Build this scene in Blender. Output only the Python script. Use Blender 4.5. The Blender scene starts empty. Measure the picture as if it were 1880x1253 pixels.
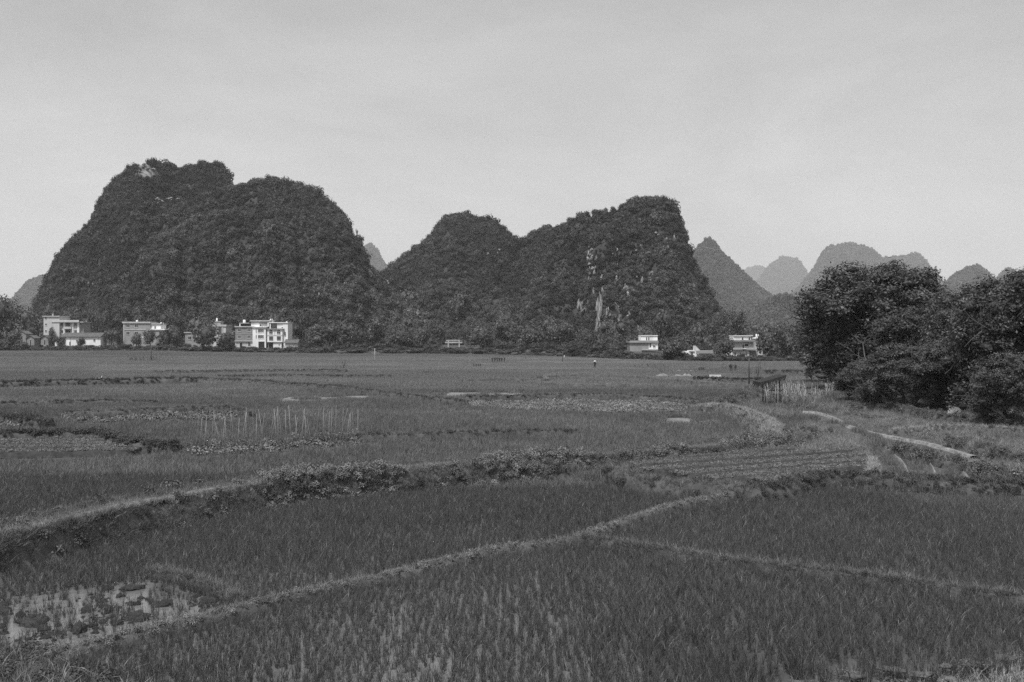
import bpy, math, random
import numpy as np
from mathutils import Vector
# ---------------------------------------------------------------- camera, sky, sun, exposure
SC = bpy.context.scene
W0, H0 = 1880.0, 1253.0          # photograph size, used to turn picture positions into places on the ground
F, YH, CH = 1828.0, 622.0, 6.5   # focal length (px), horizon row, camera height (m)
cam_d = bpy.data.cameras.new("camera"); cam = bpy.data.objects.new("camera", cam_d)
SC.collection.objects.link(cam); SC.camera = cam
cam_d.sensor_width = 36.0; cam_d.lens = 36.0 * F / W0
cam_d.clip_start = 0.5; cam_d.clip_end = 20000
cam.location = (0, 0, CH)
cam.rotation_euler = (math.pi / 2 - math.atan((H0 / 2 - YH) / F), 0, 0)

SUN_EL, SUN_AZ = 58.0, 205.0     # degrees; azimuth clockwise from +Y (behind the camera, a little to the left)
world = bpy.data.worlds.new("World"); SC.world = world; world.use_nodes = True
nt = world.node_tree; nt.nodes.clear()
def N(t, kind, **kw):
    n = t.nodes.new(kind)
    for k, v in kw.items(): setattr(n, k, v)
    return n
sky = N(nt, "ShaderNodeTexSky", sky_type="NISHITA", sun_disc=False)
sky.sun_elevation = math.radians(SUN_EL); sky.sun_rotation = math.radians(SUN_AZ)
sky.air_density = 2.0; sky.dust_density = 6.0; sky.ozone_density = 1.0
bw = N(nt, "ShaderNodeRGBToBW"); nt.links.new(sky.outputs[0], bw.inputs[0])
tc = N(nt, "ShaderNodeTexCoord")
mp = N(nt, "ShaderNodeMapping"); mp.inputs["Scale"].default_value = (1.0, 1.0, 2.6)
nt.links.new(tc.outputs["Generated"], mp.inputs[0])
no = N(nt, "ShaderNodeTexNoise"); no.inputs["Scale"].default_value = 2.3; no.inputs["Detail"].default_value = 5.0
no.inputs["Roughness"].default_value = 0.66; no.inputs["Distortion"].default_value = 0.4
nt.links.new(mp.outputs[0], no.inputs["Vector"])
rmp = N(nt, "ShaderNodeMapRange"); rmp.inputs[1].default_value = 0.3; rmp.inputs[2].default_value = 0.7
rmp.inputs[3].default_value = 0.84; rmp.inputs[4].default_value = 1.14
nt.links.new(no.outputs[0], rmp.inputs[0])
SKY_CLOUD = 4.3                  # evenly grey cloud deck, in the sky texture's own units
mixs = N(nt, "ShaderNodeMix", data_type="FLOAT"); mixs.inputs[0].default_value = 0.78
nt.links.new(bw.outputs[0], mixs.inputs[2]); mixs.inputs[3].default_value = SKY_CLOUD
mul = N(nt, "ShaderNodeMath", operation="MULTIPLY")
nt.links.new(mixs.outputs[0], mul.inputs[0]); nt.links.new(rmp.outputs[0], mul.inputs[1])
sep = N(nt, "ShaderNodeSeparateXYZ"); nt.links.new(tc.outputs["Generated"], sep.inputs[0])
hz = N(nt, "ShaderNodeMapRange", interpolation_type="SMOOTHSTEP"); hz.inputs[1].default_value = -0.02; hz.inputs[2].default_value = 0.38
hz.inputs[3].default_value = 1.46; hz.inputs[4].default_value = 0.83; nt.links.new(sep.outputs[2], hz.inputs[0])     # cloud deck paler towards the horizon all round
mul2 = N(nt, "ShaderNodeMath", operation="MULTIPLY"); nt.links.new(mul.outputs[0], mul2.inputs[0]); nt.links.new(hz.outputs[0], mul2.inputs[1])
bg = N(nt, "ShaderNodeBackground"); bg.inputs[1].default_value = 0.1
nt.links.new(mul2.outputs[0], bg.inputs[0])
wo = N(nt, "ShaderNodeOutputWorld"); nt.links.new(bg.outputs[0], wo.inputs[0])

sun_d = bpy.data.lights.new("sun", "SUN"); sun = bpy.data.objects.new("sun", sun_d)
SC.collection.objects.link(sun)
sun_d.energy = 3.0; sun_d.angle = math.radians(9)
el, az = math.radians(SUN_EL), math.radians(SUN_AZ)
to_sun = Vector((math.sin(az) * math.cos(el), math.cos(az) * math.cos(el), math.sin(el)))
sun.rotation_euler = to_sun.to_track_quat("Z", "Y").to_euler()

vs = SC.view_settings
vs.view_transform = "Standard"; vs.look = "None"; vs.gamma = 1.0; vs.exposure = 0.42; vs.use_curve_mapping = False
SC.display_settings.display_device = "sRGB"
SC.render.engine = "CYCLES"
cy = SC.cycles
cy.max_bounces = 5; cy.diffuse_bounces = 3; cy.glossy_bounces = 2; cy.transmission_bounces = 3
cy.volume_bounces = 1; cy.transparent_max_bounces = 4; cy.use_denoising = False
cy.caustics_reflective = False; cy.caustics_refractive = False
HAZE_DENSITY = 0.0001

# ---------------------------------------------------------------- helpers
rng = np.random.default_rng(7); random.seed(7)
COL = SC.collection
_tx, _ty = zip(*[((x - W0 / 2) / F * (CH - z) * F / (y - YH), (CH - z) * F / (y - YH)) for x, y, z in ((-400, 1100, .6), (-160, 1030, .6), (0, 985, .6), (130, 955, .6), (300, 915, .6), (470, 887, .6), (560, 874, .6), (650, 866, .6), (750, 859, .6), (880, 850, .6), (1000, 842, .55), (1100, 858, .5), (1190, 874, .5), (1250, 884, .5), (1330, 888, .5), (1410, 893, .5), (1450, 884, .5), (1500, 872, .5), (1550, 870, .5), (1700, 879, .5), (1880, 884, .5), (2100, 905, .5))])
DROP = 0.62
def terr(X, Y):
    """the nearest plots lie one step lower than the fields behind the big bank"""
    yb = np.interp(X, _tx, _ty); t = np.clip((np.asarray(Y, float) - yb + 0.6) / 0.6, 0, 1); return -(DROP - .3 * np.clip((np.asarray(X, float) - 1) / 5, 0, 1)) * (1 - t * t * (3 - 2 * t))
def P(x, y, z=0.0):
    g = 0.0
    for _ in range(4): Y = (CH - z - g) * F / (y - YH); X = (x - W0 / 2) / F * Y; g = float(terr(X, Y))
    return (X, Y, z)
def at(x, y, Y): return ((x - W0 / 2) / F * Y, Y, CH - (y - YH) / F * Y)
def px(X, Y, Z): return W0 / 2 + X / Y * F, YH + (CH - Z) / Y * F

def fnoise1(n, seed, octs=4):
    r = np.random.default_rng(seed); x = np.linspace(0, 1, n); o = np.zeros(n)
    for k in range(octs):
        m = 4 * 2 ** k; v = r.uniform(-1, 1, m + 2)
        t = x * m; i = t.astype(int); f = t - i; f = f * f * (3 - 2 * f)
        o += (v[i] * (1 - f) + v[np.minimum(i + 1, m + 1)] * f) * 0.5 ** k
    return o
_tab = np.random.default_rng(3).uniform(-1, 1, (256, 256))
def vnoise(x, y):
    xi = np.floor(x).astype(int); yi = np.floor(y).astype(int); fx = x - xi; fy = y - yi
    fx = fx * fx * (3 - 2 * fx); fy = fy * fy * (3 - 2 * fy)
    g = lambda a, b: _tab[a % 256, b % 256]
    return (g(xi, yi) * (1 - fx) + g(xi + 1, yi) * fx) * (1 - fy) + (g(xi, yi + 1) * (1 - fx) + g(xi + 1, yi + 1) * fx) * fy
def fbm(x, y, octs=4):
    o = 0; a = 1.0
    for k in range(octs): o = o + a * vnoise(x * 2 ** k + 17 * k, y * 2 ** k - 9 * k); a *= 0.5
    return o
def sstep(a, b, x):
    t = np.clip((x - a) / (b - a), 0, 1); return t * t * (3 - 2 * t)

def inpoly(x, y, poly):
    x = np.asarray(x, float); y = np.asarray(y, float); c = np.zeros(x.shape, bool); n = len(poly); j = n - 1
    for i in range(n):
        xi, yi = poly[i]; xj, yj = poly[j]
        if yi != yj:
            c ^= ((yi > y) != (yj > y)) & (x < (xj - xi) * (y - yi) / (yj - yi) + xi)
        j = i
    return c

def mesh_np(name, V, loops, sizes, mats=(), smooth=False, mat_idx=None):
    me = bpy.data.meshes.new(name); V = np.asarray(V, np.float32); loops = np.asarray(loops, np.int32).ravel(); sizes = np.asarray(sizes, np.int32)
    me.vertices.add(len(V)); me.vertices.foreach_set("co", V.ravel())
    me.loops.add(len(loops)); me.loops.foreach_set("vertex_index", loops)
    st = np.concatenate([[0], np.cumsum(sizes)[:-1]]).astype(np.int32)
    me.polygons.add(len(sizes)); me.polygons.foreach_set("loop_start", st)
    if smooth: me.polygons.foreach_set("use_smooth", np.ones(len(sizes), bool))
    for m in mats: me.materials.append(m)
    if mat_idx is not None: me.polygons.foreach_set("material_index", np.asarray(mat_idx, np.int32))
    me.update(); me.validate(); return me
def grid_mesh(name, X, Y, Z, mats, smooth=True):
    r, c = X.shape; V = np.stack([X, Y, Z], -1).reshape(-1, 3)
    i = np.arange(r * c).reshape(r, c)
    q = np.stack([i[:-1, :-1], i[:-1, 1:], i[1:, 1:], i[1:, :-1]], -1).reshape(-1, 4)
    return mesh_np(name, V, q, np.full(len(q), 4), mats, smooth)

class MB:
    """collects boxes, tubes, lathes and leaf quads into one mesh"""
    def __init__(s): s.V = []; s.F = []; s.M = []
    def add(s, V, Fs, m=0):
        b = len(s.V); s.V += [tuple(v) for v in V]
        for f in Fs: s.F.append(tuple(i + b for i in f)); s.M.append(m)
    def box(s, x0, x1, y0, y1, z0, z1, m=0):
        V = [(x0, y0, z0), (x1, y0, z0), (x1, y1, z0), (x0, y1, z0), (x0, y0, z1), (x1, y0, z1), (x1, y1, z1), (x0, y1, z1)]
        s.add(V, [(0, 3, 2, 1), (4, 5, 6, 7), (0, 1, 5, 4), (1, 2, 6, 5), (2, 3, 7, 6), (3, 0, 4, 7)], m); return s
    def tube(s, pts, rad, n=6, m=0, cap=True):
        pts = [Vector(p) for p in pts]; rings = []
        for i, p in enumerate(pts):
            d = (pts[min(i + 1, len(pts) - 1)] - pts[max(i - 1, 0)]).normalized()
            a = d.orthogonal().normalized() if abs(d.z) > 0.95 else d.cross(Vector((0, 0, 1))).normalized()
            b = d.cross(a); r = rad[i] if isinstance(rad, (list, tuple)) else rad
            rings.append([p + (a * math.cos(2 * math.pi * k / n) + b * math.sin(2 * math.pi * k / n)) * r for k in range(n)])
        V = [v for r in rings for v in r]; Fs = []
        for i in range(len(pts) - 1):
            for k in range(n):
                k2 = (k + 1) % n; Fs.append((i * n + k, i * n + k2, (i + 1) * n + k2, (i + 1) * n + k))
        if cap: Fs.append(tuple(range(n))[::-1]); Fs.append(tuple((len(pts) - 1) * n + k for k in range(n)))
        s.add(V, Fs, m); return s
    def lathe(s, prof, c=(0, 0, 0), n=12, m=0):
        V = [(c[0] + r * math.cos(2 * math.pi * k / n), c[1] + r * math.sin(2 * math.pi * k / n), c[2] + z) for r, z in prof for k in range(n)]
        Fs = [(i * n + k, i * n + (k + 1) % n, (i + 1) * n + (k + 1) % n, (i + 1) * n + k) for i in range(len(prof) - 1) for k in range(n)]
        Fs.append(tuple(range(n))[::-1]); Fs.append(tuple((len(prof) - 1) * n + k for k in range(n)))
        s.add(V, Fs, m); return s
    def build(s, name, mats, parent=None, smooth=False, loc=None):
        mats = mats if isinstance(mats, (list, tuple)) else [mats]
        me = bpy.data.meshes.new(name); me.from_pydata(s.V, [], s.F)
        for m in mats: me.materials.append(m)
        if len(mats) > 1: me.polygons.foreach_set("material_index", s.M)
        if smooth: me.polygons.foreach_set("use_smooth", [True] * len(s.F))
        me.update(); o = bpy.data.objects.new(name, me); COL.objects.link(o)
        if parent: o.parent = parent
        if loc is not None: o.location = loc
        return o
def link(name, me, parent=None, loc=None, rz=None, scale=None):
    o = bpy.data.objects.new(name, me); COL.objects.link(o)
    if parent: o.parent = parent
    if loc is not None: o.location = loc
    if rz is not None: o.rotation_euler = (0, 0, rz)
    if scale is not None: o.scale = scale if isinstance(scale, (tuple, list)) else (scale,) * 3
    return o
def tag(o, label=None, cat=None, group=None, kind=None):
    if label: o["label"] = label
    if cat: o["category"] = cat
    if group: o["group"] = group
    if kind: o["kind"] = kind
    return o
def empty(name, loc, label, cat, group=None, rz=0.0, scale=1.0):
    o = bpy.data.objects.new(name, None); COL.objects.link(o); o.location = loc; o.rotation_euler = (0, 0, rz)
    o.scale = scale if isinstance(scale, (tuple, list)) else (scale,) * 3
    return tag(o, label, cat, group)

# ---------------------------------------------------------------- materials (all grey: the photograph is black and white)
def mat(name, lo, hi=None, scale=3.0, rough=0.8, detail=4.0, spec=0.25, bump=0.0, bscale=None, trans=0.0, rnd=0.0, tone=False, stretch=None, attr=None, attr_col=None, sharp=(0.3, 0.7)):
    m = bpy.data.materials.new(name); m.use_nodes = True; t = m.node_tree; t.nodes.clear(); L = t.links.new
    hi = lo if hi is None else hi
    out = N(t, "ShaderNodeOutputMaterial"); p = N(t, "ShaderNodeBsdfPrincipled")
    p.inputs["Roughness"].default_value = rough; p.inputs["Specular IOR Level"].default_value = spec
    co = N(t, "ShaderNodeTexCoord"); vec = co.outputs["Object"]
    if stretch:
        mp = N(t, "ShaderNodeMapping"); mp.inputs["Scale"].default_value = stretch; L(vec, mp.inputs[0]); vec = mp.outputs[0]
    no = N(t, "ShaderNodeTexNoise"); no.inputs["Scale"].default_value = scale; no.inputs["Detail"].default_value = detail; L(vec, no.inputs["Vector"])
    mr = N(t, "ShaderNodeMapRange"); mr.inputs[1].default_value, mr.inputs[2].default_value = sharp
    mr.inputs[3].default_value = lo; mr.inputs[4].default_value = hi; L(no.outputs[0], mr.inputs[0]); val = mr.outputs[0]
    if attr:
        at_ = N(t, "ShaderNodeAttribute", attribute_name=attr); mx = N(t, "ShaderNodeMix", data_type="FLOAT")
        n2 = N(t, "ShaderNodeTexNoise"); n2.inputs["Scale"].default_value = attr_col[2]; n2.inputs["Detail"].default_value = 6
        m2 = N(t, "ShaderNodeMapping"); m2.inputs["Scale"].default_value = (1, 1, 0.25); L(co.outputs["Object"], m2.inputs[0]); L(m2.outputs[0], n2.inputs["Vector"])
        r2 = N(t, "ShaderNodeMapRange"); r2.inputs[1].default_value, r2.inputs[2].default_value = 0.35, 0.65
        r2.inputs[3].default_value = attr_col[0]; r2.inputs[4].default_value = attr_col[1]; L(n2.outputs[0], r2.inputs[0])
        L(at_.outputs["Fac"], mx.inputs[0]); L(val, mx.inputs[2]); L(r2.outputs[0], mx.inputs[3]); val = mx.outputs[0]
    if rnd:
        oi = N(t, "ShaderNodeObjectInfo"); r3 = N(t, "ShaderNodeMapRange"); r3.inputs[3].default_value = 1 - rnd; r3.inputs[4].default_value = 1 + rnd
        L(oi.outputs["Random"], r3.inputs[0]); k = N(t, "ShaderNodeMath", operation="MULTIPLY"); L(val, k.inputs[0]); L(r3.outputs[0], k.inputs[1]); val = k.outputs[0]
    if tone:
        a2 = N(t, "ShaderNodeAttribute", attribute_name="tone", attribute_type="INSTANCER")
        k = N(t, "ShaderNodeMath", operation="MULTIPLY"); L(val, k.inputs[0]); L(a2.outputs["Fac"], k.inputs[1]); val = k.outputs[0]
    L(val, p.inputs["Base Color"])
    if bump:
        b = N(t, "ShaderNodeBump"); b.inputs["Strength"].default_value = bump; b.inputs["Distance"].default_value = 0.05
        n3 = N(t, "ShaderNodeTexNoise"); n3.inputs["Scale"].default_value = bscale or scale * 4; n3.inputs["Detail"].default_value = 5; L(vec, n3.inputs["Vector"])
        L(n3.outputs[0], b.inputs["Height"]); L(b.outputs[0], p.inputs["Normal"])
    if trans:
        tr = N(t, "ShaderNodeBsdfTranslucent"); L(val, tr.inputs[0]); ms = N(t, "ShaderNodeMixShader"); ms.inputs[0].default_value = trans
        L(p.outputs[0], ms.inputs[1]); L(tr.outputs[0], ms.inputs[2]); L(ms.outputs[0], out.inputs[0])
    else: L(p.outputs[0], out.inputs[0])
    return m
M = {}
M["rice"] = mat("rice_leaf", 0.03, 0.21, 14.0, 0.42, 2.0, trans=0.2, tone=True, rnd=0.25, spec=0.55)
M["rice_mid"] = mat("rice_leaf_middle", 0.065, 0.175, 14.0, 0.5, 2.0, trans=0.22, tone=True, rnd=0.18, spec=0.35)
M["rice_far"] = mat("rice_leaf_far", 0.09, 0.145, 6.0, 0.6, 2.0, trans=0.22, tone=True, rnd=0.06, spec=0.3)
M["forest_hazed"] = mat("hazed_forest_leaf", 0.04, 0.08, 2.6, 0.6, 2.0, trans=0.1, tone=True, rnd=0.2)  # leaf colour lifted above the near forest, standing in for part of the haze
M["grass"] = mat("bank_grass_leaf", 0.10, 0.30, 12.0, 0.7, 2.0, trans=0.2, tone=True, rnd=0.25)
M["weed"] = mat("weed_leaf", 0.05, 0.16, 9.0, 0.55, 2.0, trans=0.15, tone=True, rnd=0.3, spec=0.3)
M["forest"] = mat("forest_leaf", 0.012, 0.078, 2.6, 0.6, 2.0, trans=0.1, tone=True, rnd=0.4)
M["leaf"] = mat("tree_leaf", 0.015, 0.13, 9.0, 0.5, 2.0, trans=0.12, rnd=0.12, spec=0.35)
M["leaf_lt"] = mat("pale_tree_leaf", 0.05, 0.12, 14.0, 0.5, 2.0, trans=0.12, rnd=0.2)
M["bamboo"] = mat("bamboo_leaf", 0.06, 0.12, 14.0, 0.6, 2.0, trans=0.2, rnd=0.15)
M["bark"] = mat("bark", 0.05, 0.12, 6.0, 0.9, bump=0.6)
M["soil"] = mat("field_soil", 0.05, 0.11, 0.35, 0.9, 8.0, bump=0.5, bscale=9.0)
M["bank"] = mat("bank_earth", 0.05, 0.12, 1.2, 0.9, 8.0, bump=0.7, bscale=12.0)
M["mud"] = mat("wet_mud", 0.015, 0.045, 5.0, 0.55, 8.0, 0.5, bump=0.8, bscale=14.0)
M["ridge"] = mat("shaded_bed_soil", 0.025, 0.06, 3.0, 0.95, 8.0, bump=0.6, bscale=10.0)  # bed soil darkened: the shading of the ridge sides is put into its colour
M["wet"] = mat("soaked_soil", 0.05, 0.14, 6.0, 0.28, 8.0, 0.5, bump=0.8, bscale=25.0)
M["track"] = mat("worn_track", 0.08, 0.24, 4.0, 0.95, 8.0, bump=0.5, bscale=20.0)
M["path"] = mat("trodden_path", 0.13, 0.30, 2.5, 0.9, 8.0, bump=0.4)
M["rockwood"] = mat("hill_ground", 0.03, 0.065, 0.15, 0.95, 6.0, attr="rock", attr_col=(0.05, 0.30, 0.35))
M["rock"] = mat("limestone", 0.05, 0.40, 2.6, 0.9, 8.0, bump=0.8, bscale=4.0, stretch=(1.6, 1, 0.35), rnd=0.35)
M["stone"] = mat("path_stone", 0.06, 0.18, 4.0, 0.85, 8.0, bump=0.5, rnd=0.2)
M["white"] = mat("white_render", 0.66, 0.92, 0.5, 0.8, 8.0, stretch=(1, 1, 0.35))
M["cream"] = mat("weathered_render", 0.42, 0.60, 0.5, 0.85, 8.0, stretch=(1, 1, 0.3))
M["grey"] = mat("grey_render", 0.24, 0.34, 0.6, 0.85, 8.0, stretch=(1, 1, 0.4))
M["brick"] = mat("brick_wall", 0.20, 0.27, 1.4, 0.9, 8.0)
M["conc"] = mat("concrete", 0.36, 0.5, 0.8, 0.85, 8.0)
M["tile"] = mat("roof_tile", 0.10, 0.17, 1.0, 0.9, 8.0)
M["glass"] = mat("window_glass", 0.03, 0.06, 1.0, 0.25, spec=0.5)
M["dark"] = mat("dark_opening", 0.02, 0.03, 1.0, 0.9)
M["frame"] = mat("window_frame", 0.55, 0.65, 1.0, 0.7)
M["wood"] = mat("old_wood", 0.05, 0.11, 3.0, 0.9, 6.0, bump=0.4, stretch=(1, 1, 0.2))
M["thatch"] = mat("dark_thatch", 0.015, 0.05, 6.0, 0.95, 6.0, bump=0.5)
M["pole"] = mat("pale_bamboo_pole", 0.18, 0.38, 3.0, 0.7, rnd=0.35)
M["straw"] = mat("dry_stalk", 0.32, 0.52, 3.0, 0.8, rnd=0.3)
M["cloth"] = mat("dark_cloth", 0.03, 0.05, 8.0, 0.9)
M["skin"] = mat("skin", 0.28, 0.30, 8.0, 0.6)
M["hat"] = mat("straw_hat", 0.55, 0.65, 20.0, 0.8)
M["plastic"] = mat("pale_plastic_sheet", 0.26, 0.42, 2.0, 0.45, bump=0.3)
def water_mat(name, base, rough, bump, bscale):
    m = mat(name, base * 0.8, base * 1.2, 0.6, rough, 3.0, 0.5, bump=bump, bscale=bscale); return m
M["water"] = water_mat("silty_water", 0.155, 0.12, 0.25, 3.0)
M["water_far"] = water_mat("bright_water", 0.24, 0.25, 0.5, 1.5)

# ---------------------------------------------------------------- leaf shapes and scatter
def leaf_quads(C, Nn, L, Wd, r):
    """rhombic leaves at C, facing Nn, length L, width Wd -> verts, loops, sizes"""
    n = len(C); Nn = Nn / (np.linalg.norm(Nn, axis=1, keepdims=True) + 1e-9)
    a = r.normal(size=(n, 3)); T = a - Nn * np.sum(a * Nn, 1, keepdims=True); T /= np.linalg.norm(T, axis=1, keepdims=True) + 1e-9
    B = np.cross(Nn, T); L = np.broadcast_to(np.asarray(L, float), (n,))[:, None]; Wd = np.broadcast_to(np.asarray(Wd, float), (n,))[:, None]
    V = np.stack([C - T * L / 2, C + B * Wd / 2 - T * L * 0.05, C + T * L / 2, C - B * Wd / 2 - T * L * 0.05], 1).reshape(-1, 3)
    return V, np.arange(4 * n), np.full(n, 4)
def merge(parts):
    Vs, Ls, Ss, b = [], [], [], 0
    for V, L, S in parts: Vs.append(V); Ls.append(np.asarray(L).ravel() + b); Ss.append(S); b += len(V)
    return np.concatenate(Vs), np.concatenate(Ls), np.concatenate(Ss)
_ico = None
def ico(sub=1):
    import bmesh
    bm = bmesh.new(); bmesh.ops.create_icosphere(bm, subdivisions=sub, radius=1.0)
    V = np.array([v.co[:] for v in bm.verts]); Fs = np.array([[v.index for v in f.verts] for f in bm.faces]); bm.free(); return V, Fs
ICO1, ICO2, ICO3 = ico(1), ico(2), ico(3)

def blades(n, Lr, w, lean, bend, rad, r, segs=3):
    """grass-like curved blades around the origin -> verts, loops, sizes"""
    V, L, S = [], [], []; b = 0
    for i in range(n):
        a = r.uniform(0, 6.283); ro = rad * math.sqrt(r.uniform()); bx, by = ro * math.cos(a * 1.7 + i), ro * math.sin(a * 1.7 + i)
        l = r.uniform(*Lr); le = abs(r.normal(0, lean)); be = r.uniform(*bend); dx, dy = math.cos(a), math.sin(a)
        ww = w * r.uniform(0.7, 1.2); fa = r.uniform(0, 6.283); sx, sy = math.cos(fa), math.sin(fa)
        for k in range(segs + 1):
            t = k / segs; o = l * (math.sin(le) * t + be * t * t); h = l * (math.cos(le) * t - 0.55 * be * t ** 3)
            q = ww * (1 - t ** 1.6) * 0.5
            c = (bx + dx * o, by + dy * o, max(h, 0))
            if k < segs: V += [(c[0] - sx * q, c[1] - sy * q, c[2]), (c[0] + sx * q, c[1] + sy * q, c[2])]
            else: V.append(c)
        for k in range(segs - 1): L += [b + 2 * k, b + 2 * k + 1, b + 2 * k + 3, b + 2 * k + 2]; S.append(4)
        L += [b + 2 * segs - 2, b + 2 * segs - 1, b + 2 * segs]; S.append(3); b += 2 * segs + 1
    return np.array(V), np.array(L), np.array(S)
def tuft_mesh(name, seed, m, **kw): return mesh_np(name, *blades(r=np.random.default_rng(seed), **kw), [m])
def patch_mesh(name, seed, m, size, cnt, **kw):
    r = np.random.default_rng(seed); parts = []
    g = int(math.sqrt(cnt))
    for i in range(g):
        for j in range(g):
            V, L, S = blades(r=r, **kw); V = V * np.array([1, 1, r.uniform(0.85, 1.12)])
            parts.append((V + np.array([((i + 0.5 + r.uniform(-.35, .35)) / g - .5) * size, ((j + .5 + r.uniform(-.35, .35)) / g - .5) * size, 0]), L, S))
    return mesh_np(name, *merge(parts), [m])
def dome_leaves(n, R, H, l, w, r, up=0.5, jit=0.6, lobes=5, lift=0.0):
    """leaves spread over a lumpy dome of radius R and height H"""
    lc = np.stack([r.uniform(-.5, .5, lobes) * R, r.uniform(-.5, .5, lobes) * R, r.uniform(.25, .6, lobes) * H], 1); lr = r.uniform(.4, .62, lobes)
    k = r.integers(0, lobes, n); d = r.normal(size=(n, 3)); d[:, 2] = np.where(d[:, 2] < -0.35, -d[:, 2], d[:, 2]); d /= np.linalg.norm(d, axis=1, keepdims=True)
    C = lc[k] + d * (lr[k] * r.uniform(.82, 1.08, n))[:, None] * np.array([R, R, H * 0.95]); C[:, 2] = np.maximum(C[:, 2], 0.02) + lift
    Nn = d + np.array([0, 0, up]) + r.normal(size=(n, 3)) * jit
    return leaf_quads(C, Nn, l * r.uniform(.7, 1.3, n), w * r.uniform(.7, 1.3, n), r)

def proto_obj(me): return bpy.data.objects.new(me.name + "_shape", me)   # shape source for scattering, not placed in the scene itself
def scatter(name, pts, protos, rz=None, scl=None, tone=None, tilt=0.0, label=None, cat=None, seed=1, group=None):
    """ONE object of kind stuff that scatters the shapes over its points"""
    pts = np.asarray(pts, np.float32); n = len(pts)
    if n == 0: return None
    r = np.random.default_rng(seed); me = bpy.data.meshes.new(name); me.vertices.add(n); me.vertices.foreach_set("co", pts.ravel())
    rot = np.zeros((n, 3), np.float32); rot[:, 2] = r.uniform(0, 6.283, n) if rz is None else rz
    if tilt: rot[:, :2] = r.normal(0, tilt, (n, 2))
    s = np.ones(n) if scl is None else np.broadcast_to(scl, (n,) if np.ndim(scl) < 2 else (n, 3))
    sv = (np.repeat(np.asarray(s)[:, None], 3, 1) if np.ndim(s) == 1 else s).astype(np.float32)
    for nm, dat, ty in (("rot", rot, "FLOAT_VECTOR"), ("scl", sv, "FLOAT_VECTOR"), ("tone", np.ones(n, np.float32) if tone is None else np.asarray(tone, np.float32), "FLOAT"), ("pid", r.integers(0, len(protos), n).astype(np.int32), "INT")):
        a = me.attributes.new(nm, ty, "POINT"); a.data.foreach_set("vector" if ty == "FLOAT_VECTOR" else "value", dat.ravel())
    me.update(); o = link(name, me); md = o.modifiers.new("scatter", "NODES")
    g = bpy.data.node_groups.new(name + "_scatter", "GeometryNodeTree")
    g.interface.new_socket("Geometry", in_out="INPUT", socket_type="NodeSocketGeometry"); g.interface.new_socket("Geometry", in_out="OUTPUT", socket_type="NodeSocketGeometry")
    gi, go = N(g, "NodeGroupInput"), N(g, "NodeGroupOutput"); ip = N(g, "GeometryNodeInstanceOnPoints"); L = g.links.new
    jn = N(g, "GeometryNodeJoinGeometry")
    for p in protos:
        ob = N(g, "GeometryNodeObjectInfo"); ob.inputs[0].default_value = p; ob.inputs["As Instance"].default_value = True; L(ob.outputs["Geometry"], jn.inputs[0])
    def na(nm, ty):
        q = N(g, "GeometryNodeInputNamedAttribute", data_type=ty); q.inputs[0].default_value = nm; return q.outputs[0]
    L(gi.outputs[0], ip.inputs["Points"]); L(jn.outputs[0], ip.inputs["Instance"]); ip.inputs["Pick Instance"].default_value = True
    L(na("pid", "INT"), ip.inputs["Instance Index"]); e = N(g, "FunctionNodeEulerToRotation"); L(na("rot", "FLOAT_VECTOR"), e.inputs[0]); L(e.outputs[0], ip.inputs["Rotation"])
    L(na("scl", "FLOAT_VECTOR"), ip.inputs["Scale"]); L(ip.outputs[0], go.inputs[0]); md.node_group = g
    return tag(o, label, cat, group, "stuff")
# ---------------------------------------------------------------- terrain
EDGE_X = [-600, -211, -85, -40, -8, 12, 34, 47, 53, 149, 600]
EDGE_Y = [410, 410, 410, 410, 390, 360, 300, 278, 272, 283, 300]
def gz(X, Y):
    X = np.asarray(X, float); Y = np.asarray(Y, float); e = np.interp(X, EDGE_X, EDGE_Y)
    lift = 1.2 * sstep(230, 400, Y) * sstep(-70, -150, X)                     # the far left fields lie a step higher
    top = np.interp(X, [-200, -40, 20, 45, 60, 300], [1.4, 2.4, 2.2, 1.6, 0.6, 0.6])
    return terr(X, Y) + lift + top * sstep(0, 9, Y - e) + 0.03 * np.clip(Y - e - 40, 0, 110)
def gzf(X, Y): return float(gz(X, Y))
ys = np.concatenate([np.linspace(-40, 12, 10), 12 * 1.011 ** np.arange(1, 160)]); ys = np.concatenate([ys, ys[-1] * 1.021 ** np.arange(1, 140)]); ys = ys[ys < 700]
ys = np.concatenate([ys, np.geomspace(740, 12000, 26)])
us = np.linspace(-1.35, 1.35, 430)
GX = us[None, :] * (np.maximum(ys, 0)[:, None] + 60); GY = np.repeat(ys[:, None], len(us), 1)
GZZ = gz(GX, GY) + 0.04 * fbm(GX * .25, GY * .25) * (GY < 500)
tag(link("ground", grid_mesh("ground", GX, GY, GZZ - 0.06, [M["soil"]])), kind="structure")

def crom(pts, step=0.5):
    """smooth resample of a polyline"""
    p = np.array(pts, float); p = np.vstack([2 * p[0] - p[1], p, 2 * p[-1] - p[-2]]); out = []
    for i in range(1, len(p) - 2):
        n = max(2, int(np.linalg.norm(p[i + 1][:2] - p[i][:2]) / step)); t = np.linspace(0, 1, n, endpoint=False)[:, None]
        a, b, c, d = p[i - 1], p[i], p[i + 1], p[i + 2]
        out.append(0.5 * (2 * b + (c - a) * t + (2 * a - 5 * b + 4 * c - d) * t ** 2 + (3 * b - a - 3 * c + d) * t ** 3))
    out.append(p[-2][None]); return np.vstack(out)

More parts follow.
